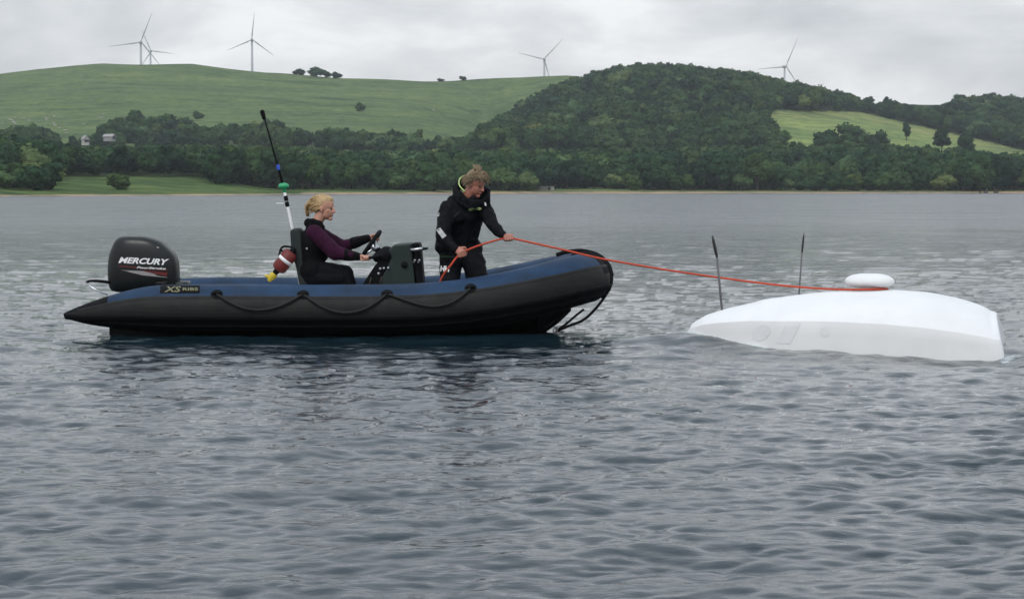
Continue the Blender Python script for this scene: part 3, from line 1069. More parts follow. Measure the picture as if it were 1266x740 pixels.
# lifeline with its patches
patches = [271, 375, 480, 585]
fi = [frame_at_px(p) for p in patches]
for sgn in (1, -1):
    for k, i in enumerate(fi):
        ii_ = i if sgn == 1 else n - 1 - i
        c, s, u, d, r = frames[ii_]
        mb = MB()
        VV = []; FF = []
        aw = .06
        for a1 in range(7):
            for a2 in range(7):
                uu, vv_ = (a1 - 3) / 3, (a2 - 3) / 3
                # squircle so that the patch is round
                f = math.sqrt(max(0, 1 - vv_ * vv_ / 2)); g = math.sqrt(max(0, 1 - uu * uu / 2))
                pu, pv = uu * f * aw, vv_ * g * .055
                e = R_(40) + pv / r
                VV.append(c + d * pu + (s * math.cos(e) + u * math.sin(e)) * (r + .012 - .008 * (uu * uu + vv_ * vv_) / 2))
        for a1 in range(6):
            for a2 in range(6):
                FF.append((a1 * 7 + a2, a1 * 7 + a2 + 1, a1 * 7 + a2 + 8, a1 * 7 + a2 + 7))
        mb.add(VV, FF)
        p0 = c + (s * math.cos(R_(40)) + u * math.sin(R_(40))) * (r + .02)
        mb.tube([p0 - d * .035 - s * .01, p0 - d * .02 + s * .015, p0 + d * .02 + s * .015, p0 + d * .035 - s * .01], .012, 8)
        mb.build('lifeline_patch', M['rubber'], boat)
    for k in range(len(fi) - 1):
        i0, i1 = fi[k], fi[k + 1]
        pts = []
        for q in range(21):
            u_ = q / 20
            ff = i0 + (i1 - i0) * u_
            ia = int(ff); fr_ = ff - ia
            sag = 4 * u_ * (1 - u_)
            e = R_(38 - (36, 41, 33)[k] * sag * (1 + .18 * (u_ - .5)))
            if sgn == 1: pa, pb = tube_at(ia, e, .022), tube_at(min(ia + 1, n - 1), e, .022)
            else: pa, pb = tube_at(n - 1 - ia, e, .022), tube_at(n - 1 - min(ia + 1, n - 1), e, .022)
            pts.append(pa.lerp(pb, fr_))
        MB().tube(pts, .0135, 8).build('lifeline', M['black_rope'], boat)

# bow painter lines and towing eye
eye = B(689, 408, -.02)
mb = MB()
mb.tube([eye + Vector((.03 * math.cos(a) - .01, 0, .03 * math.sin(a))) for a in np.linspace(0, 6.28, 14)], .009, 7)
mb.ell(eye, (.022, .022, .022)); mb.build('towing_eye', M['steel'], boat)
MB().tube(smoothpts([eye + Vector((.01, -.02, 0)), B(705, 402, -.06), B(720, 396, -.05), B(733, 385, -.04), B(748, 366, -.03), B(757, 345, -.03)], 6), .015, 7).build('bow_line', M['black_rope'], boat)
MB().tube(smoothpts([eye + Vector((.01, .0, .01)), B(700, 400, .02), B(713, 389, .04), B(722, 382, .04)], 6), .013, 7).build('bow_line', M['black_rope'], boat)

# outboard motor --------------------------------------------------------------
eng = empty('outboard_motor', (0, 0, 0)); eng.parent = boat
lv = [(362, 139, 214, .15), (356, 136, 220, .17), (350, 134.5, 222, .185), (340, 133.5, 221.8, .195), (325, 134, 221.3, .20), (316, 135.2, 218.5, .195), (310, 136.8, 214, .19),
      (304, 139.5, 207.5, .18), (299, 141.5, 202, .168), (295.5, 144.5, 194, .15), (292.8, 148, 186, .125), (291.6, 152, 178, .09)]
VV = []; FF = []
NC = 36
for py, xa_, xb_, hw in lv:
    a_, b_ = B(xa_, py), B(xb_, py)
    cx, rx = (a_.x + b_.x) / 2, (b_.x - a_.x) / 2
    for j in range(NC):
        an = 2 * math.pi * j / NC
        c, s = math.cos(an), math.sin(an)
        ex = 2 / 3.6
        hx = hw * (1 - .22 * max(0, -c))
        VV.append((cx + rx * math.copysign(abs(c) ** ex, c), hx * math.copysign(abs(s) ** ex, s), a_.z))
for i in range(len(lv) - 1):
    for j in range(NC):
        FF.append((i * NC + j, i * NC + (j + 1) % NC, (i + 1) * NC + (j + 1) % NC, (i + 1) * NC + j))
FF.append(tuple(range(NC - 1, -1, -1))); FF.append(tuple((len(lv) - 1) * NC + j for j in range(NC)))
mb = MB(); mb.add(VV, FF)
cowl = mb.build('cowling', M['cowl'], eng)
sb = cowl.modifiers.new('s', 'SUBSURF'); sb.levels = 1; sb.render_levels = 1; bake(cowl)
mb = MB(); p = B(176, 360)
mb.box((p.x, 0, .28), (.30, .20, .45)); mb.box((p.x - .02, 0, .0), (.20, .10, .5)); mb.box((p.x - .05, 0, -.26), (.42, .34, .025))
mb.build('drive_leg', M['cowl'], eng, bevel=.02)
MB().cone((p.x - .22, 0, -.42), .035, (p.x + .12, 0, -.42), .05).build('gearcase', M['cowl'], eng)
mb = MB()
for k in range(3):
    a = k * 2.094
    mb.ell((p.x - .26, .07 * math.cos(a), -.42 + .07 * math.sin(a)), (.02, .05, .08), Matrix.Rotation(-a, 3, 'X'), 8, 6)
mb.build('propeller', M['cowl'], eng)
mb = MB(); mb.box((B(226, 351).x, 0, B(226, 351).z - .05), (.14, .25, .16)); mb.build('clamp_bracket', M['cowl'], eng, bevel=.02)
MB().tube(smoothpts([B(136, 349, -.1), B(124, 347.5, -.12), B(112, 347, -.10), B(107.5, 348.5, -.06)], 6), [.016] * 10 + [.013] * 9, 8).build('tilt_handle', M['rubber'], eng)
MB().tube(smoothpts([B(107.5, 349, -.06), B(112, 354, -.1), B(122, 360, -.12), B(133, 364, -.1)], 6), .008, 8).build('steering_link', M['steel'], eng)

# console ---------------------------------------------------------------------
con = empty('console', (0, 0, 0)); con.parent = boat


def poly(ptl, yl=0):
    return [(B(x, y, yl).x, B(x, y, yl).z) for x, y in ptl]


zb = .27
front = poly([(486, 303.5), (491, 300.5), (509, 299.5), (514, 350), (514, 375), (455, 375), (455, 350)])
front = poly([(489, 301.5), (509.5, 299.8), (515, 350), (516, 372), (474, 372), (470, 350), (486, 318), (481, 309)])
MB().prism(front, -.27, .27).build('console_body', M['console'], con, False, bevel=.018)
MB().prism(poly([(510.3, 300), (519, 299.6), (520.5, 304), (524.5, 348), (525, 372), (516.8, 372), (516, 350)]), -.24, .24).build('console_front', M['rubber'], con, False, bevel=.012)
MB().prism(poly([(480, 312), (486, 319), (469.5, 351), (469, 372), (449, 372), (451, 349), (466, 326)]), -.255, .255).build('dash_panel', M['rubber'], con, False, bevel=.012)
mb = MB()
for x, y in ((470, 332), (474.5, 331.5), (480, 331), (468, 338)):
    mb.cone(B(x, y, -.27) + Vector((0, .02, 0)), .016, B(x, y, -.28), .014, n=10)
mb.build('gauge', M['steel'], con)
mb = MB()
for x, y in ((459, 343), (472, 342)):
    mb.tube([B(x, y, -.27), B(x - 1.5, y + 5, -.285), B(x - 3, y + 9, -.27)], .007, 6)
mb.build('switch_cable', M['old_wood'], con)
MB().cone(B(500, 327, -.262), .035, B(500, 327, -.285), .032, n=16).build('fuel_cap', M['rubber'], con)
# grab handle on the console's front
MB().tube(smoothpts([B(508, 308.5, -.26), B(513, 308.5, -.29), B(519, 307.5, -.29), B(522, 307.5, -.28)], 5), [.016] * 16, 8).build('grab_handle', M['steel'], con)
MB().cone(B(520, 308, -.285), .017, B(528, 307, -.27), .012, n=8).build('handle_grip', M['rubber'], con)
mb = MB()
for x, y in ((511.5, 323.5), (517, 323.5)):
    mb.cone(B(x, y, -.275), .013, B(x + 1.5, y - 2, -.29), .011, n=8)
mb.build('catch', M['steel'], con)
# steering wheel
wc_ = B(458.5, 302.5, 0)
ax = Vector((-.80, 0, .56)).normalized()       # wheel axis, towards the driver
e1 = Vector((0, 1, 0)); e2 = ax.cross(e1).normalized()
RW = .165
mb = MB()
mb.tube([wc_ + (e1 * math.cos(a) + e2 * math.sin(a)) * RW for a in np.linspace(0, 2 * math.pi, 41)], .022, 10)
mb.build('steering_wheel', M['rubber'], con)
mb = MB()
hubp = wc_ - ax * .05
for k in range(3):
    a = math.pi / 2 + k * 2.094
    mb.tube([hubp, wc_ + (e1 * math.cos(a) + e2 * math.sin(a)) * (RW - .01)], .012, 8)
mb.cone(hubp - ax * .01, .04, hubp + ax * .01, .035)
mb.build('wheel_spokes', M['steel'], con)
MB().cone(hubp, .03, B(478, 318, 0), .045, n=14).build('steering_column', M['rubber'], con)
MB().cone(B(467, 318, -.2), .055, B(478, 314, -.2), .085, n=14).build('throttle_box', M['rubber'], con)
MB().tube([B(478, 320, -.27), B(470, 316, -.30), B(458, 318.5, -.29), B(452, 319.5, -.27)], [.016, .014, .017, .019], 10).build('throttle_lever', M['rubber'], con)

# seat ------------------------------------------------------------------------
st = empty('helm_seat', (0, 0, 0)); st.parent = boat
MB().prism(poly([(360.5, 284), (366, 281.5), (372, 282), (375, 292), (377, 322), (385, 334), (386, 352), (372, 352), (368, 330), (362, 310)]), -.17, .17).build('backrest', M['vinyl'], st, False, bevel=.03, segs=3)
MB().prism(poly([(378, 337), (425, 336), (432, 340), (433, 346), (378, 350)]), -.12, .12).build('seat_cushion', M['vinyl'], st, False, bevel=.025, segs=3)
MB().prism(poly([(377, 349), (430, 346), (428, 374), (380, 374)]), -.10, .10).build('seat_base', M['console'], st, False, bevel=.02)
MB().tube(smoothpts([B(363, 306, -.20), B(352, 304.5, -.21), B(347, 308, -.22), B(345, 318, -.22), B(344.5, 323, -.22)], 6), .011, 8).build('canister_bracket', M['rubber'], st)

# aerial / light pole ---------------------------------------------------------
pole = empty('light_pole', (0, 0, 0)); pole.parent = boat
MB().tube([B(371, 352, .12), B(362, 285, .12), B(353, 243, .12), B(351, 234, .12)], [.016, .016, .016, .015], 10).build('white_pole', M['white_paint'], pole)
mb = MB()
for (x, y) in ((353.6, 245.3), (355, 252.3)):
    p = B(x, y, .12); d = (B(351, 234, .12) - B(362, 285, .12)).normalized()
    mb.cone(p - d * .013, .0225, p + d * .013, .0225, n=12)
mb.build('black_band', M['rubber'], pole)
MB().box(B(347.5, 251.5, .12), (.10, .012, .012)).build('cross_arm', M['white_paint'], pole)
p = B(350.8, 229.5, .12)
mb = MB(); mb.ell(p + Vector((0, 0, -.005)), (.058, .058, .036), nu=20)
mb.cone(p + Vector((.003, 0, -.03)), .025, p + Vector((.008, 0, -.06)), .02); mb.build('green_light', M['green_plastic'], pole)
MB().tube([B(349, 227, .12), B(345, 210, .12), B(339, 190, .12), B(325.5, 141, .12)], [.013, .012, .010, .008], 8).build('whip_aerial', M['rubber'], pole)
MB().cone(B(344.4, 209, .12), .017, B(343.5, 205, .12), .017, n=10).build('blue_collar', M['blue_plastic'], pole)
MB().cone(B(326.4, 146, .12), .021, B(324.3, 138.5, .12), .025, n=10).build('aerial_tip', M['rubber'], pole)

# red canister hanging behind the seat (a thing of its own)
can = empty('red_canister', ORG + B(338, 334, -.22))
tag(can, 'red canister with white band and yellow tip, hung tilted behind the seat', 'canister')
o_ = B(338, 334, -.22)
c0, c1 = B(348.5, 327, -.22) - o_, B(355.5, 318.3, -.22) - o_
d = (c1 - c0).normalized()
MB().tube([c0 - d * .075, c0 - d * .068, c0 - d * .045, c1 + d * .045, c1 + d * .068, c1 + d * .075], [.045, .062, .079, .079, .062, .045], 24).build('cylinder', M['red_plastic'], can)
m_ = c0.lerp(c1, .62)
MB().tube([m_ - d * .018, m_ + d * .018], .081, 24).build('white_band', M['white_print'], can)
MB().cone(c1 + d * .07, .04, c1 + d * .10, .03, n=12).build('collar', M['rubber'], can)
MB().cone(c0 - d * .07, .035, c0 - d * .11, .03, n=12).build('neck', M['rubber'], can)
mb = MB(); q = c0 - d * .15
mb.cone(q, .042, q - d * .05, .025, n=12); mb.cone(q + Vector((-.02, 0, -.02)), .02, q + Vector((-.07, 0, .0)), .016, n=8)
mb.build('yellow_valve', M['yellow_plastic'], can)
MB().tube([B(347, 309, -.22) - o_, B(352, 312, -.22) - o_, c1 + d * .08], .012, 8).build('hook', M['rubber'], can)


# ------------------------------------------------------------------ projected prints
def world_bvh(objs):
    V = []; Fc = []
    bpy.context.view_layer.update()
    for o in objs:
        b = len(V)
        mw = o.matrix_world
        V += [mw @ v.co for v in o.data.vertices]
        Fc += [tuple(i + b for i in p.vertices) for p in o.data.polygons]
    return BVHTree.FromPolygons(V, Fc)


def project(me, objs, off, parent, name, material, thick=0.002):
    """lay a flat mesh given in photo-plane pixels on the surface of objs, as real geometry"""
    bvh = world_bvh(objs)
    cam0 = Vector((0, 0, CH))
    ok = True
    pw = parent.matrix_world.inverted() if parent else Matrix()
    for v in me.vertices:
        d = ray(v.co.x, v.co.y).normalized()
        hit, nrm, i, ds = bvh.ray_cast(cam0, d)
        if hit is None:
            near_ = bvh.find_nearest(cam0 + d * YB)
            hit, nrm = near_[0], near_[1]
        if nrm.dot(d) > 0: nrm = -nrm
        v.co = pw @ (hit + nrm * off)
    o = link_mesh(name, me, material, parent, False)
    return o


def text_mesh(s, x, y, hpx, wpx, shear=0.0, bold=0.0, slope=0.0):
    """text as a mesh in photo pixel coordinates: left end x, baseline y"""
    cu = bpy.data.curves.new('t', 'FONT'); cu.body = s; cu.size = 1.0; cu.offset = bold; cu.shear = shear
    cu.resolution_u = 3
    o = bpy.data.objects.new('t', cu); col.objects.link(o)
    dg = bpy.context.evaluated_depsgraph_get()
    me = bpy.data.meshes.new_from_object(o.evaluated_get(dg))
    bpy.data.objects.remove(o)
    xs_ = [v.co.x for v in me.vertices]; ys_ = [v.co.y for v in me.vertices]
    x0_, x1_, y0_, y1_ = min(xs_), max(xs_), min(ys_), max(ys_)
    for v in me.vertices:
        u = (v.co.x - x0_) / (x1_ - x0_); w = (v.co.y - y0_) / (y1_ - y0_)
        v.co = (x + u * wpx, y - w * hpx + slope * u, 0)
    return me


def quad_mesh(pts, nu=8, nv=2):
    """bilinear quad: pts = TL, TR, BR, BL"""
    TL, TR, BR, BL = [np.array(p, float) for p in pts]
    V = []; Fc = []
    for i in range(nu + 1):
        for j in range(nv + 1):
            u, v = i / nu, j / nv
            p = (TL * (1 - u) + TR * u) * (1 - v) + (BL * (1 - u) + BR * u) * v
            V.append((p[0], p[1], 0))
    for i in range(nu):
        for j in range(nv):
            a = i * (nv + 1) + j
            Fc.append((a, a + 1, a + nv + 2, a + nv + 1))
    return mesh_np('q', V, Fc)


bpy.context.view_layer.update()
project(text_mesh('MERCURY', 146.5, 325, 7.6, 62.5, 0.35, 0.035, 2.8), [cowl], .004, eng, 'lettering', M['white_print'])
project(text_mesh('FourStroke', 169, 331.6, 2.6, 36, 0.3, 0.03, 1.6), [cowl], .004, eng, 'lettering', M['white_print'])
project(quad_mesh([(147, 328.0), (206, 333), (208, 334.6), (147, 329.3)], 14), [cowl], .0025, eng, 'stripe', M['red_print'])
project(quad_mesh([(149, 333.5), (178, 334.8), (208, 343), (176, 340)], 14), [cowl], .0025, eng, 'stripe', M['silver_print'])
project(quad_mesh([(176, 333.8), (207, 336.8), (206, 341.2), (180, 335.6)], 14), [cowl], .004, eng, 'stripe', M['red_print'])
project(quad_mesh([(193.5, 304.8), (196.5, 305.6), (196.5, 307), (193.5, 306)], 2), [cowl], .003, eng, 'badge', M['silver_print'])
project(quad_mesh([(198, 352.5), (247, 353), (247, 362.5), (198, 362.5)], 14, 5), [tube], .0025, boat, 'name_patch', M['rubber'])
project(text_mesh('XS', 203, 361.3, 7.0, 21, 0.25, 0.02, 0), [tube], .0055, boat, 'lettering', M['gold_print'])
project(text_mesh('RIBS', 226, 359.5, 3.6, 19, 0.0, 0.02, 0), [tube], .0055, boat, 'lettering', M['gold_print'])

# ==================================================================== capsized white hull
M['gelcoat'] = mat('white_gelcoat', (0.76, 0.76, 0.76), 0.6, var=0.05, scale=2.2, bump=0.002, bscale=2.5)
M['pole_grey'] = mat('grey_pole', (0.10, 0.10, 0.105), 0.45)
M['blade_dark'] = mat('dark_blade', (0.018, 0.018, 0.02), 0.4)
YAW = R_(15)
A0 = Vector((1.715, 18.96, 0.0))
cap = empty('capsized_boat', A0, -YAW)
tag(cap, 'white upturned boat hull, nearly submerged, towed on an orange rope', 'boat')
bpy.context.view_layer.update()
cu_, su_ = math.cos(YAW), math.sin(YAW)
sil = [(852, 409), (857, 399), (875, 388.5), (900, 381), (940, 372), (1000, 364), (1045, 360.3), (1100, 359), (1150, 361.5), (1190, 368.5), (1212, 374.5), (1226, 379), (1236, 384)]


def keel_z(u):
    X, Y = A0.x + cu_ * u, A0.y - su_ * u
    px = W / 2 + X / Y * F
    py = np.interp(px, [a for a, b in sil], [b for a, b in sil])
    return P(px, py, Y).z


LH = 3.02
NSC, NT_ = 70, 56
VV = []; FF = []
us = np.concatenate([LH * (np.linspace(0, 1, NSC - 12) ** 1.35) * .955, LH * np.linspace(.955, 1, 13)[1:]])
prof = [(0.0, 1.0), (.22, .985), (.45, .93), (.66, .82), (.80, .70), (.865, .60), (.90, .50), (.94, .20), (.97, 0.0), (.99, -.3)]
for u in us:
    kz = keel_z(min(u, 2.95))
    s = u / LH
    hb_ = .74 * min(1, (s / .34) ** .52 if s < .34 else 1) * (1 - .05 * max(0, (s - .6) / .4))
    if u == 0: hb_ = .03
    chd = .70 if s > .25 else .70 - .1 * (1 - s / .25)
    ends = max(0, (s - .90) / .10)
    rnd = 1 - .0 * ends
    for j in range(NT_ + 1):
        tt_ = -1 + 2 * j / NT_
        a_ = abs(tt_)
        # section: nearly flat round bottom, soft chine, topside falling to the gunwale
        cr_ = float(np.interp(s, [0, .3, 1], [.72, .58, .34]))
        if a_ < .72:
            xs_ = .94 * a_ / .72
            zs_ = 1 - (1 - cr_) * (xs_ / .94) ** 2.5
        else:
            w_ = (a_ - .72) / .28
            xs_ = .945 + .055 * w_
            zs_ = cr_ - (cr_ + .45) * w_
        v = math.copysign(xs_ * hb_, tt_)
        z = zs_ * kz
        sh = 0.0
        if s > .70:
            sh = -.10 * ((s - .70) / .30) ** 1.6 * max(0, min(1.0, z / .45))
        if s > .93:
            k = (s - .93) / .07
            f = 1 - .10 * (1 - math.sqrt(max(0, 1 - k * k)))
            v *= f; z = z * f if z > 0 else z
        VV.append((u + sh, v, z))
for i in range(len(us) - 1):
    for j in range(NT_):
        a_ = i * (NT_ + 1) + j
        FF.append((a_, a_ + 1, a_ + NT_ + 2, a_ + NT_ + 1))
FF.append(tuple(range(NT_, -1, -1)))
FF.append(tuple((len(us) - 1) * (NT_ + 1) + j for j in range(NT_ + 1)))
mb = MB(); mb.add(VV, FF)
whull = mb.build('hull', M['gelcoat'], cap)
m = whull.modifiers.new('s', 'SMOOTH'); m.factor = .5; m.iterations = 1
bake(whull)
whull.data.set_sharp_from_angle(angle=R_(16))
# keel pad: the raised step along the middle of the bottom
VV = []; FF = []
for q, u in enumerate(np.linspace(.68, 2.35, 30)):
    k = min(1, (u - .66) / .10, (2.42 - u) / .5)
    kz = keel_z(u)
    for v in (-.30, -.26, -.15, 0, .15, .26, .30):
        VV.append((u, v * (.6 + .4 * k), kz * np.interp(abs(v) / .74, [0, .33, .66], [1, .975, .88]) + (.012 * k if abs(v) < .28 else -.02)))
    if q:
        for j in range(6):
            FF.append(((q - 1) * 7 + j, (q - 1) * 7 + j + 1, q * 7 + j + 1, q * 7 + j))
mb = MB(); mb.add(VV, FF); mb.build('keel_pad', M['gelcoat'], cap)

cinv = cap.matrix_world.inverted()


def CP(px, py, Y):
    return cinv @ P(px, py, Y)


for (x0_, y0_), (x1_, y1_), (x2_, y2_), Y_, wd in (((893.5, 392), (886.5, 318), (880.5, 290.5), 18.88, 2.4), ((987.5, 368), (991.5, 312), (994, 288.5), 19.2, 1.6)):
    pe = empty('pole', (0, 0, 0)); pe.parent = cap
    MB().tube([CP(x0_, y0_, Y_), CP(x1_, y1_, Y_)], .0115 if wd > 2 else .0075, 8).build('shaft', M['pole_grey'], pe)
    a_, b_ = CP(x1_, y1_, Y_), CP(x2_, y2_, Y_)
    pts = [a_.lerp(b_, k) for k in (0, .3, .6, .85, 1)]
    MB().tube(pts, [wd * .005, wd * .0065, wd * .0065, wd * .005, .003], 8).build('blade', M['blade_dark'], pe)

M['reflection_grey'] = mat('grey_painted_reflection', (0.725, 0.73, 0.735), 0.6, var=0.05, scale=6)  # window-like water reflections on the hull side, put in as grey colour


def disc_mesh(cx, cy, rx, ry, shear=0.0, n=20):
    return mesh_np('q', [(cx, cy, 0)] + [(cx + rx * math.cos(a) - shear * ry * math.sin(a), cy + ry * math.sin(a), 0) for a in np.linspace(0, 2 * math.pi, n, endpoint=False)],
                   [(0, 1 + i, 1 + (i + 1) % n) for i in range(n)])


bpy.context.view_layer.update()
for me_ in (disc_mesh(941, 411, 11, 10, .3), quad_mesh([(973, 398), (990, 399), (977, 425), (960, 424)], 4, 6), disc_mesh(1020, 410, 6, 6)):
    project(me_, [whull], .003, cap, 'painted_reflection', M['reflection_grey'])
fl = empty('float', P(1075, 357, 18.5), -YAW)
tag(fl, 'oval white float resting on top of the upturned hull at the rope end', 'float')
mb = MB(); mb.ell((0, 0, .075), (.235, .15, .078), None, 32, 18)
mb.v = [(x, y, (z - .075) * (1 if z > .075 else .85) + .070 + .0) for x, y, z in mb.v]
mb.v = [(.235 * math.copysign(abs(x / .235) ** .72, x), y, z) for x, y, z in mb.v]
mb.build('float_body', M['gelcoat'], fl)

# ==================================================================== people
M['skin'] = mat('skin', (0.46, 0.235, 0.165), 0.5, var=0.12, scale=14)
M['skin_ruddy'] = mat('skin_ruddy', (0.40, 0.165, 0.115), 0.5, var=0.16, scale=14)
M['cloth_black'] = mat('cloth_black', (0.004, 0.004, 0.005), 0.9, var=0.3, scale=10, bump=0.002, bscale=90, spec=0.15)
M['shell_black'] = mat('shell_black', (0.0045, 0.005, 0.007), 0.75, var=0.3, scale=10, bump=0.002, bscale=70, spec=0.12)
M['purple'] = mat('purple_cloth', (0.028, 0.003, 0.019), 0.85, var=0.3, scale=10, bump=0.002, bscale=70, spec=0.2)
M['hair_blond'] = mat('hair_blond', (0.40, 0.27, 0.13), 0.6, var=0.35, scale=45)
M['hair_grey'] = mat('hair_greying', (0.22, 0.165, 0.10), 0.7, var=0.45, scale=40)
M['eye'] = mat('eye_dark', (0.03, 0.02, 0.02), 0.2)
M['lips'] = mat('lips', (0.30, 0.09, 0.08), 0.5)
M['neon'] = mat('neon_lining', (0.50, 0.66, 0.25), 0.7)
M['reflective'] = mat('reflective_patch', (0.42, 0.43, 0.43), 0.4)
M['boot'] = mat('boot_rubber', (0.012, 0.012, 0.012), 0.5)


def head_matrix(centre, yaw, pitch, roll=0.0, s=1.0):
    return Matrix.Translation(centre) @ (Matrix.Rotation(yaw, 4, 'Z') @ Matrix.Rotation(pitch, 4, 'Y') @ Matrix.Rotation(roll, 4, 'X')) @ Matrix.Scale(s, 4)


def add_head(mb, Mh, s=1.0, wide=1.0):
    R3 = Mh.to_3x3().normalized()

    def E(c, r):
        mb.ell(Mh @ Vector(c), tuple(q * s for q in r), R3, 20, 14)

    def K(a, ra, b, rb):
        mb.cone(Mh @ Vector(a), ra * s, Mh @ Vector(b), rb * s, n=12)
    E((-.012, 0, .035), (.098, .076, .098))         # skull
    E((.028, 0, -.030), (.060, .058 * wide, .082))  # face
    E((.010, 0, -.062), (.062, .054 * wide, .045))  # jaw
    K((.060, -.030, .022), .018, (.060, .030, .022), .018)      # brow
    K((.056, .030, -.024), .018, (.046, .040, -.020), .020)     # cheeks
    K((.056, -.030, -.024), .018, (.046, -.040, -.020), .020)
    K((.086, 0, .012), .009, (.104, 0, -.026), .0125)           # nose
    K((.092, -.011, -.029), .008, (.092, .011, -.029), .008)
    E((.076, 0, -.060), (.014, .024, .014))                     # mouth region
    E((.064, 0, -.098), (.022, .026, .020))                     # chin
    for sy in (-1, 1):
        K((-.012, sy * .076, -.002), .012, (-.004, sy * .076, -.032), .009)   # ears
        K((-.020, sy * .080, .010), .010, (-.022, sy * .080, -.012), .009)


def face_parts(Mh, parent, s=1.0):
    for sy in (-1, 1):
        c = Mh @ Vector((.077, sy * .030, .003))
        mb = MB(); mb.ell(c, (.009 * s,) * 3, None, 12, 8); mb.build('eye', M['eye'], parent)
    mb = MB(); mb.ell(Mh @ Vector((.0885, 0, -.060)), (.005 * s, .021 * s, .0055 * s), Mh.to_3x3().normalized(), 12, 8); mb.build('mouth', M['lips'], parent)


def grip_hand(mb, wrist, grip, axis, thumb=1, k=1.0):
    """hand closing on a bar or rope that runs along axis through grip"""
    wrist, grip, a = Vector(wrist), Vector(grip), Vector(axis).normalized()
    v = grip - wrist
    v = (v - a * v.dot(a)).normalized()
    n_ = a.cross(v).normalized()
    if n_.z < 0: n_ = -n_
    offs = (.033, .011, -.011, -.031)
    kn = []
    for i, o in enumerate(offs):
        o *= thumb
        lk = (1.0, 1.08, 1.0, .86)[i] * k
        K1 = grip + a * o * k + n_ * .020 * k - v * .012 * k
        K2 = grip + a * o * k + v * .030 * lk + n_ * .010 * k
        K3 = grip + a * o * k + v * .024 * lk - n_ * .018 * k
        K4 = grip + a * o * k - v * .006 * lk - n_ * .024 * k
        mb.cone(wrist + a * o * .5, .014 * k, K1, .0115 * k, n=10)
        mb.cone(K1, .0112 * k, K2, .0098 * k, n=10)
        mb.cone(K2, .0098 * k, K3, .0088 * k, n=10)
        mb.cone(K3, .0088 * k, K4, .0078 * k, n=10)
    mb.ell(wrist.lerp(grip, .45) + n_ * .006, (.026 * k, .026 * k, .026 * k))
    T0 = wrist + a * .020 * thumb
    T1 = grip - v * .040 * k + a * .046 * thumb * k - n_ * .004
    T2 = grip - v * .006 * k + a * .052 * thumb * k - n_ * .016
    T3 = grip + v * .014 * k + a * .040 * thumb * k - n_ * .026
    mb.cone(T0, .014 * k, T1, .013 * k, n=10); mb.cone(T1, .012 * k, T2, .0105 * k, n=10); mb.cone(T2, .0105 * k, T3, .0085 * k, n=10)


def strands(name, Mh, s, m, parent, roots, flow, length, r0, seed):
    """hair: tapered locks rooted on the scalp. roots: filter, flow(p, n) -> direction"""
    r = random.Random(seed)
    mb = MB()
    cnt = 0
    while cnt < roots[0]:
        d = Vector((r.gauss(0, 1), r.gauss(0, 1), r.gauss(0, 1))).normalized()
        if not roots[1](d): continue
        cnt += 1
        p = Vector((-.012 + d.x * .098, d.y * .077, .035 + d.z * .098))
        q = p.copy(); pts = [Mh @ (p - d * .004)]
        L = length * r.uniform(.6, 1.25)
        for k in range(4):
            f = flow(q, d, k / 3, r)
            q = q + f.normalized() * L / 4
            pts.append(Mh @ q)
        mb.tube(pts, [r0 * s, r0 * s * 1.1, r0 * s * .9, r0 * s * .6, r0 * s * .15], 5)
    return mb.build(name, m, parent)


def W_(p):          # boat-local point to world
    return p + ORG


# ---------------------------------------------------------------- seated woman
wroot_p = W_(B(384, 336, 0))
woman = empty('person', wroot_p)
tag(woman, 'woman with a blond ponytail in purple sleeves and black vest, seated at the helm', 'person')


def Wp(px, py, yl=0.0):
    return W_(B(px, py, yl)) - wroot_p


Mh = head_matrix(Wp(402.0, 257.5, -.01), R_(-16), R_(5), 0, 1.05)
shN, shF = Wp(389, 288, -.165), Wp(391, 287, .165)
elN, elF = Wp(415, 313, -.235), Wp(423, 305, .23)
wrN = Wp(443, 317, -.25); grN = Wp(452.5, 318.8, -.275)
grF = W_(wc_ + (e1 * .93 - e2 * .38) * RW) - wroot_p
wrF = grF + Vector((-.075, .01, .012))
hipN, hipF = Wp(385, 334, -.09), Wp(385, 334, .09)
knN, knF = Wp(427, 338, -.11), Wp(427, 338, .11)
anN, anF = Wp(437, 372, -.11), Wp(437, 372, .11)
neck0, neck1 = Wp(389.5, 279, 0), Wp(397, 268, -.005)


def body_prims(mb, q, g=0.0):
    """trunk and limbs; g = extra radius for clothes"""
    c = mb.cone
    if 'trunk' in q['what']:
        c(q['hipN'], .105 + g, q['hipF'], .105 + g)
        mid_ = q['hipN'].lerp(q['hipF'], .5); ch = q['chest']; wa = mid_.lerp(ch, .5) + q['bend']
        for s_ in (-1, 1):
            c(mid_ + q['side'] * s_ * .05, .105 + g, wa + q['side'] * s_ * .055, .095 + g)
            c(wa + q['side'] * s_ * .055, .095 + g, ch + q['side'] * s_ * .075, .105 + g)
        c(q['shN'].lerp(ch, .25), .060 + g, q['shF'].lerp(ch, .25), .060 + g)
        c(ch, .10 + g, q['neck0'], .060 + g * .6)
    if 'arms' in q['what']:
        for s_ in 'NF':
            c(q['sh' + s_], .056 + g, q['el' + s_], .042 + g); c(q['el' + s_], .042 + g, q['wr' + s_], .027 + g * .8)
    if 'legs' in q['what']:
        for s_ in 'NF':
            c(q['hip' + s_], .088 + g, q['kn' + s_], .058 + g); c(q['kn' + s_], .056 + g, q['an' + s_], .038 + g)


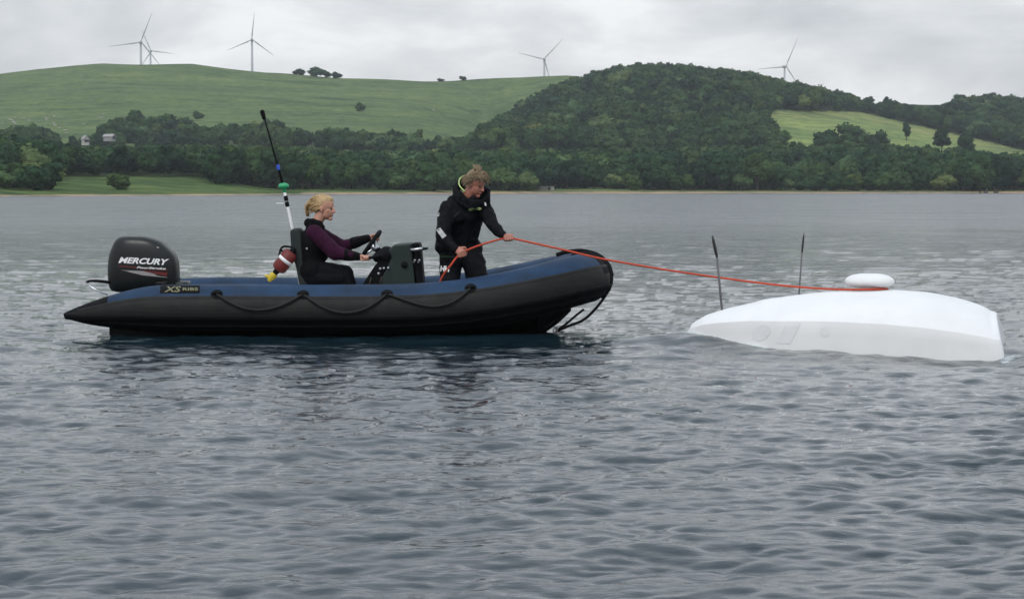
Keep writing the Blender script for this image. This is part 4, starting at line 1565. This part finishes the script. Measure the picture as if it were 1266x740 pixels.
q = dict(hipN=hipN, hipF=hipF, shN=shN, shF=shF, elN=elN, elF=elF, wrN=wrN, wrF=wrF, knN=knN, knF=knF, anN=anN, anF=anF,
         neck0=neck0, chest=Wp(387, 300, 0), bend=Vector((-.015, 0, 0)), side=Vector((0, 1, 0)), what=('trunk', 'arms', 'legs'))
mb = MB(); body_prims(mb, q)
mb.cone(neck0, .056, neck1, .050); mb.cone(neck0, .06, Mh @ Vector((-.02, 0, -.03)), .052)
add_head(mb, Mh, 1.05)
grip_hand(mb, wrN, grN, (B(478, 320, -.27) - B(452, 319.5, -.27)) * -1 + Vector((0, -.10, .0)), 1, .95)
mb.cone(wrN + Vector((-.03, 0, 0)), .027, wrN, .024)
grip_hand(mb, wrF, grF, e1 * .38 + e2 * .93, -1, .95)
fuse('body', mb, M['skin'], woman, .0055, 3)
for s_ in (-1, 1):
    mb = MB(); mb.cone(Wp(436, 373, s_ * .11), .048, Wp(452, 378, s_ * .12), .038); mb.cone(Wp(436, 366, s_ * .11), .052, Wp(435, 377, s_ * .11), .05)
    fuse('boot', mb, M['boot'], woman, .01, 2)
q['what'] = ('trunk', 'arms')
mb = MB(); body_prims(mb, q, .016)
mb.cone(shN, .088, elN, .080); mb.cone(shF, .082, elF, .072); mb.cone(elN, .078, wrN.lerp(elN, .3), .054); mb.cone(elF, .07, wrF.lerp(elF, .3), .052)
fuse('purple_top', mb, M['purple'], woman, .009, 2, [(.09, .018), (.035, .006)])
mb = MB(); q['what'] = ('trunk',); body_prims(mb, dict(q, shN=shN + Vector((0, .035, 0)), shF=shF + Vector((0, -.035, 0))), .038)
ch = q['chest']
mb.cone(Wp(379, 292, -.07), .07, Wp(376, 322, -.08), .085); mb.cone(Wp(379, 292, .07), .07, Wp(376, 322, .08), .085)
mb.cone(Wp(396, 296, -.06), .06, Wp(398, 316, -.06), .07); mb.cone(Wp(396, 296, .06), .06, Wp(398, 316, .06), .07)
mb.cone(Wp(384, 282, -.05), .045, Wp(398, 281, -.045), .032); mb.cone(Wp(384, 282, .05), .045, Wp(398, 281, .045), .032)
mb.cone(Wp(381, 275, -.03), .045, Wp(381, 275, .03), .045); mb.cone(Wp(386, 273.5, -.045), .034, Wp(396, 275.5, -.05), .028); mb.cone(Wp(386, 273.5, .045), .034, Wp(396, 275.5, .05), .028); mb.cone(Wp(396, 277, -.04), .028, Wp(396, 277, .04), .028)
mb.cone(Wp(382, 322, 0), .13, Wp(383, 334, 0), .12)
vest = fuse('buoyancy_vest', mb, M['cloth_black'], woman, .010, 3, [(.07, .012)])
# sleeves darken to black neoprene cuffs at the wrists
for e_, w_ in ((elN, wrN), (elF, wrF)):
    mb = MB(); mb.cone(e_.lerp(w_, .45), .066, w_.lerp(e_, .02), .043); fuse('black_cuff', mb, M['cloth_black'], woman, .008, 2, [(.05, .008)])
q['what'] = ('legs',)
mb = MB(); body_prims(mb, q, .028); mb.cone(hipN, .135, hipF, .135)
for s_ in (-1, 1):
    mb.cone(Wp(386, 342, s_ * .11), .11, Wp(424, 343, s_ * .12), .085)
fuse('trousers', mb, M['shell_black'], woman, .010, 2, [(.08, .02), (.035, .006)])
face_parts(Mh, woman, 1.05)
cap_hair = MB()
R3 = Mh.to_3x3().normalized()
cap_hair.ell(Mh @ Vector((-.030, 0, .044)), (.094, .084, .097), R3)
cap_hair.ell(Mh @ Vector((.012, 0, .085)), (.068, .066, .050), R3)
cap_hair.ell(Mh @ Vector((-.060, 0, -.004)), (.045, .064, .056), R3)
cap_hair.ell(Mh @ Vector((-.070, 0, -.040)), (.032, .045, .040), R3)
hair = fuse('hair', cap_hair, M['hair_blond'], woman, .006, 2, [(.02, .006)])
strands('hair_locks', Mh, 1, M['hair_blond'], woman, (300, lambda d: d.x < .62 and d.z > -.35 - .5 * max(0, -d.x) and not (d.z < .25 and d.x > .12)),
        lambda p, d, k, r: Vector((-1.0, -d.y * .5, -.25 - .5 * k)) + d * (.32 - .25 * k) + Vector((r.uniform(-.15, .15),) * 3), .085, .006, 4)
r = random.Random(9); mb = MB()
for i in range(90):                                     # ponytail
    a = r.uniform(0, 6.28); rr = r.uniform(0, 1)
    s0 = Vector((-.130, math.cos(a) * .014 * rr, .030 + math.sin(a) * .016 * rr))
    sp_ = Vector((0, math.cos(a) * .026 * rr, 0))
    mb.tube([Mh @ s0, Mh @ (s0 + Vector((-.046, 0, .012 + math.sin(a) * .012)) + sp_ * .7), Mh @ (s0 + Vector((-.068, 0, -.030 + math.sin(a) * .01)) + sp_),
             Mh @ (s0 + Vector((-.062, 0, -.075)) + sp_ * .9), Mh @ (s0 + Vector((-.046 + r.uniform(-.01, .01), 0, -.105 - r.uniform(0, .02))) + sp_ * .4)],
            [.006, .010, .011, .008, .002], 5)
mb.build('ponytail', M['hair_blond'], woman)
MB().tube([Mh @ Vector((-.134, math.cos(a) * .017, .031 + math.sin(a) * .017)) for a in np.linspace(0, 6.283, 12)], .006, 6).build('hair_band', M['rubber'], woman)
bpy.context.view_layer.update()
project(quad_mesh([(378.5, 306), (380.3, 306), (380.3, 308), (378.5, 308)], 2), [vest], .004, woman, 'reflective_tab', M['reflective'])

# ---------------------------------------------------------------- standing man
mroot_p = W_(B(572, 398, 0)); mroot_p.z = ORG.z + .28
man = empty('person', mroot_p)
tag(man, 'standing man with tousled greying hair in black sailing suit, hauling the orange rope', 'person')


def Mp(px, py, yl=0.0):
    return W_(B(px, py, yl)) - mroot_p


Mh2 = head_matrix(Mp(588.5, 227.5, -.26), R_(-36), R_(24), R_(4), 1.04)
shN, shF = Mp(554, 258, -.15), Mp(598, 256, -.17)
elN, elF = Mp(547, 291, -.33), Mp(611, 280, -.32)
grN, grF = Mp(570.5, 313, -.42), Mp(629, 293.5, -.42)
wrN, wrF = Mp(561.5, 307.5, -.41), Mp(620.5, 290, -.40)
hipN, hipF = Mp(558, 310, .02), Mp(581, 308, .03)
knN, knF = Mp(556, 348, -.12), Mp(591, 347, -.10)
anN, anF = Mp(554, 388, .02), Mp(595, 388, .03)
neck0, neck1 = Mp(577, 246, -.17), Mp(584, 236, -.23)
side = (shN - shF).normalized()
q = dict(hipN=hipN, hipF=hipF, shN=shN, shF=shF, elN=elN, elF=elF, wrN=wrN, wrF=wrF, knN=knN, knF=knF, anN=anN, anF=anF,
         neck0=neck0, chest=Mp(574, 265, -.13), bend=Vector((0, .02, 0)), side=side, what=('trunk', 'arms', 'legs'))
mb = MB(); body_prims(mb, q)
mb.cone(neck0, .065, neck1, .058); mb.cone(neck0, .066, Mh2 @ Vector((-.02, 0, -.03)), .060)
add_head(mb, Mh2, 1.04, 1.1)
mb.cone(wrN.lerp(elN, .2), .030, wrN, .026); mb.cone(wrF.lerp(elF, .2), .030, wrF, .026)
ropeA = (Mp(629, 293.5, -.42) - Mp(570, 313, -.42))
ropeB = Vector((.9, .0, .05))
grip_hand(mb, wrN, grN, ropeA, 1, 1.12)
grip_hand(mb, wrF, grF, ropeB, -1, 1.12)
fuse('body', mb, M['skin_ruddy'], man, .0055, 2)
for (x, yl) in ((553, .0), (594, .02)):
    mb = MB(); mb.cone(Mp(x, 391, yl), .055, Mp(x + 12, 394.5, yl - .13), .045); mb.cone(Mp(x, 380, yl), .06, Mp(x, 392, yl), .055)
    fuse('boot', mb, M['boot'], man, .01, 2)
q['what'] = ('trunk', 'arms')
mb = MB(); body_prims(mb, q, .026)
mb.cone(shN, .090, elN, .075); mb.cone(elN, .076, wrN.lerp(elN, .05), .048)
mb.cone(shF, .088, elF, .066); mb.cone(elF, .066, wrF.lerp(elF, .05), .046)
mb.cone(Mp(560, 265, -.08), .12, Mp(557, 305, 0), .125); mb.cone(Mp(584, 266, -.10), .105, Mp(576, 300, 0), .12)
mb.cone(Mp(555, 264, -.06), .115, Mp(552, 303, 0), .12); mb.cone(Mp(563, 250, -.08), .080, Mp(590, 252, -.14), .075)
# stand-up collar round the neck
ring = [(566, 226, -.06), (565, 233, -.17), (571, 242, -.27), (582, 249, -.33), (594, 249, -.33), (603, 243, -.27), (604, 236, -.18), (598, 232, -.06), (582, 222, -.03), (571, 221, -.03)]
for i in range(len(ring)):
    a_, b_ = Mp(*ring[i]), Mp(*ring[(i + 1) % len(ring)])
    lo = Vector((-.01, .02, -.05))
    mb.cone(a_, .018, b_, .018); mb.cone(a_ + lo * .6, .026, b_ + lo * .6, .026); mb.cone(a_ + lo * 1.3, .034, b_ + lo * 1.3, .034)
mb.ell(Mp(587, 246, -.20), (.085, .085, .06))
jacket = fuse('jacket', mb, M['shell_black'], man, .010, 2, [(.11, .045), (.045, .016)])
pts = smoothpts([Mp(573, 217.5, -.05), Mp(568.5, 221, -.10), Mp(567.5, 227, -.155), Mp(570, 232, -.21), Mp(575, 236.5, -.262)], 5)
MB().tube(pts, [.004] + [.0065] * (len(pts) - 2) + [.004], 8).build('collar_lining', M['neon'], man)
q['what'] = ('legs',)
mb = MB(); body_prims(mb, q, .038); mb.cone(hipN, .135, hipF, .135)
mb.cone(knN, .105, Mp(554.5, 378, 0), .085); mb.cone(knF, .105, Mp(595, 378, 0), .085)
mb.cone(hipN, .125, knN, .108); mb.cone(hipF, .125, knF, .112)
trousers = fuse('trousers', mb, M['shell_black'], man, .010, 2, [(.10, .03), (.04, .010)])
face_parts(Mh2, man, 1.04)
R3 = Mh2.to_3x3().normalized()
mb = MB()
mb.ell(Mh2 @ Vector((-.030, 0, .048)), (.100, .088, .100), R3)
mb.ell(Mh2 @ Vector((.020, 0, .092)), (.075, .070, .050), R3)
mb.ell(Mh2 @ Vector((-.055, 0, 0)), (.062, .072, .06), R3)
fuse('hair', mb, M['hair_grey'], man, .007, 2, [(.03, .014)])
strands('hair_locks', Mh2, 1, M['hair_grey'], man, (650, lambda d: d.z > -.45 - .3 * max(0, -d.x) and not (d.z < .30 and d.x > .15) and d.x < .92),
        lambda p, d, k, r: d * (.75 - .35 * k) + Vector((.75 * (d.z > .2) - .35 * (d.z <= .2), d.y * .5 + r.uniform(-.14, .14), .05 - .95 * k + r.uniform(-.22, .22))), .060, .0045, 21)
r = random.Random(2); mb = MB()
for i in range(60):                                     # wind-blown tuft on the crown
    s0 = Vector((-.02 + r.gauss(0, .018), r.gauss(0, .02), .125))
    mb.tube([Mh2 @ s0, Mh2 @ (s0 + Vector((-.012 + r.uniform(-.01, .01), r.uniform(-.01, .01), .028))), Mh2 @ (s0 + Vector((-.03 + r.uniform(-.02, .03), r.uniform(-.02, .02), .055)))], [.007, .006, .0015], 5)
mb.build('hair_tuft', M['hair_grey'], man)
bpy.context.view_layer.update()
for s_ in (-1, 1):
    MB().tube([Mh2 @ Vector((.079, s_ * .016, .018)), Mh2 @ Vector((.078, s_ * .032, .024)), Mh2 @ Vector((.068, s_ * .046, .020))], .005, 6).build('eyebrow', M['hair_grey'], man)
project(quad_mesh([(539.5, 284.5), (544.5, 281.5), (551.8, 291.5), (547, 295)], 6, 4), [jacket], .005, man, 'sleeve_patch', M['reflective'])
project(quad_mesh([(541, 263.8), (543.2, 262.6), (544.2, 266), (541.8, 268)], 2), [jacket], .005, man, 'sleeve_badge', M['reflective'])
project(quad_mesh([(598.3, 250), (600.4, 250), (601.2, 254), (599, 254.2)], 2), [jacket], .005, man, 'chest_badge', M['white_print'])
project(text_mesh('HELLY HANSEN', 579.5, 260.2, 2.6, 15, 0, .02, -1.2), [jacket], .005, man, 'lettering', M['neon'])
project(text_mesh('HH', 544.5, 335.5, 7.2, 11.5, .15, .05, 0.6), [trousers], .005, man, 'lettering', M['white_print'])
project(quad_mesh([(541, 316.3), (561, 316.8), (561, 317.9), (541, 317.6)], 10), [jacket, trousers], .006, man, 'hem_stripe', mat('dark_green_trim', (.02, .06, .02), .6))
project(quad_mesh([(561, 268), (566.5, 261.5), (567.2, 262.4), (562, 269)], 4), [jacket], .005, man, 'pocket_zip', M['vinyl'])

# ---------------------------------------------------------------- tow rope
gA, gB = W_(B(570.5, 313, -.42)), W_(B(629, 293.5, -.42))
ropepts = [W_(B(540, 374, -.30)), W_(B(545, 346, -.38)), W_(B(557, 328, -.45)), gA, W_(B(598, 301.5, -.43)), gB, W_(B(640, 296, -.44)), W_(B(700, 309.5, -.55)),
           W_(B(748, 320.5, -.62)), P(830, 334.5, 19.6), P(900, 344.5, 19.35), P(960, 352, 19.1), P(1010, 356.3, 18.75), P(1050, 357.8, 18.45), P(1075, 357.5, 18.36), P(1098, 357, 18.42)]
mb = MB(); mb.tube(smoothpts(ropepts, 10), .0105, 8)
o = mb.build('tow_rope', M['orange_rope'])
tag(o, 'orange rope running from the standing man over the bow to the upturned hull', 'rope')

# ---------------------------------------------------------------- haze: one closed box round the place
hz = MB(); hz.box((0, 1400, 118), (5200, 3200, 250)); o = hz.build('haze', None, None, False)
o.data.materials.clear()
hm = bpy.data.materials.new('haze'); hm.use_nodes = True
t = NT(hm.node_tree)
pv = t.n('ShaderNodeVolumePrincipled', {'Color': (0.90, 0.95, 1.0, 1), 'Density': 0.00011, 'Anisotropy': 0.2})
t.n('ShaderNodeOutputMaterial', {'Volume': pv.outputs[0]})
o.data.materials.append(hm)
tag(o, kind='stuff'); o['label'] = 'thin pale haze over the lake and hills'
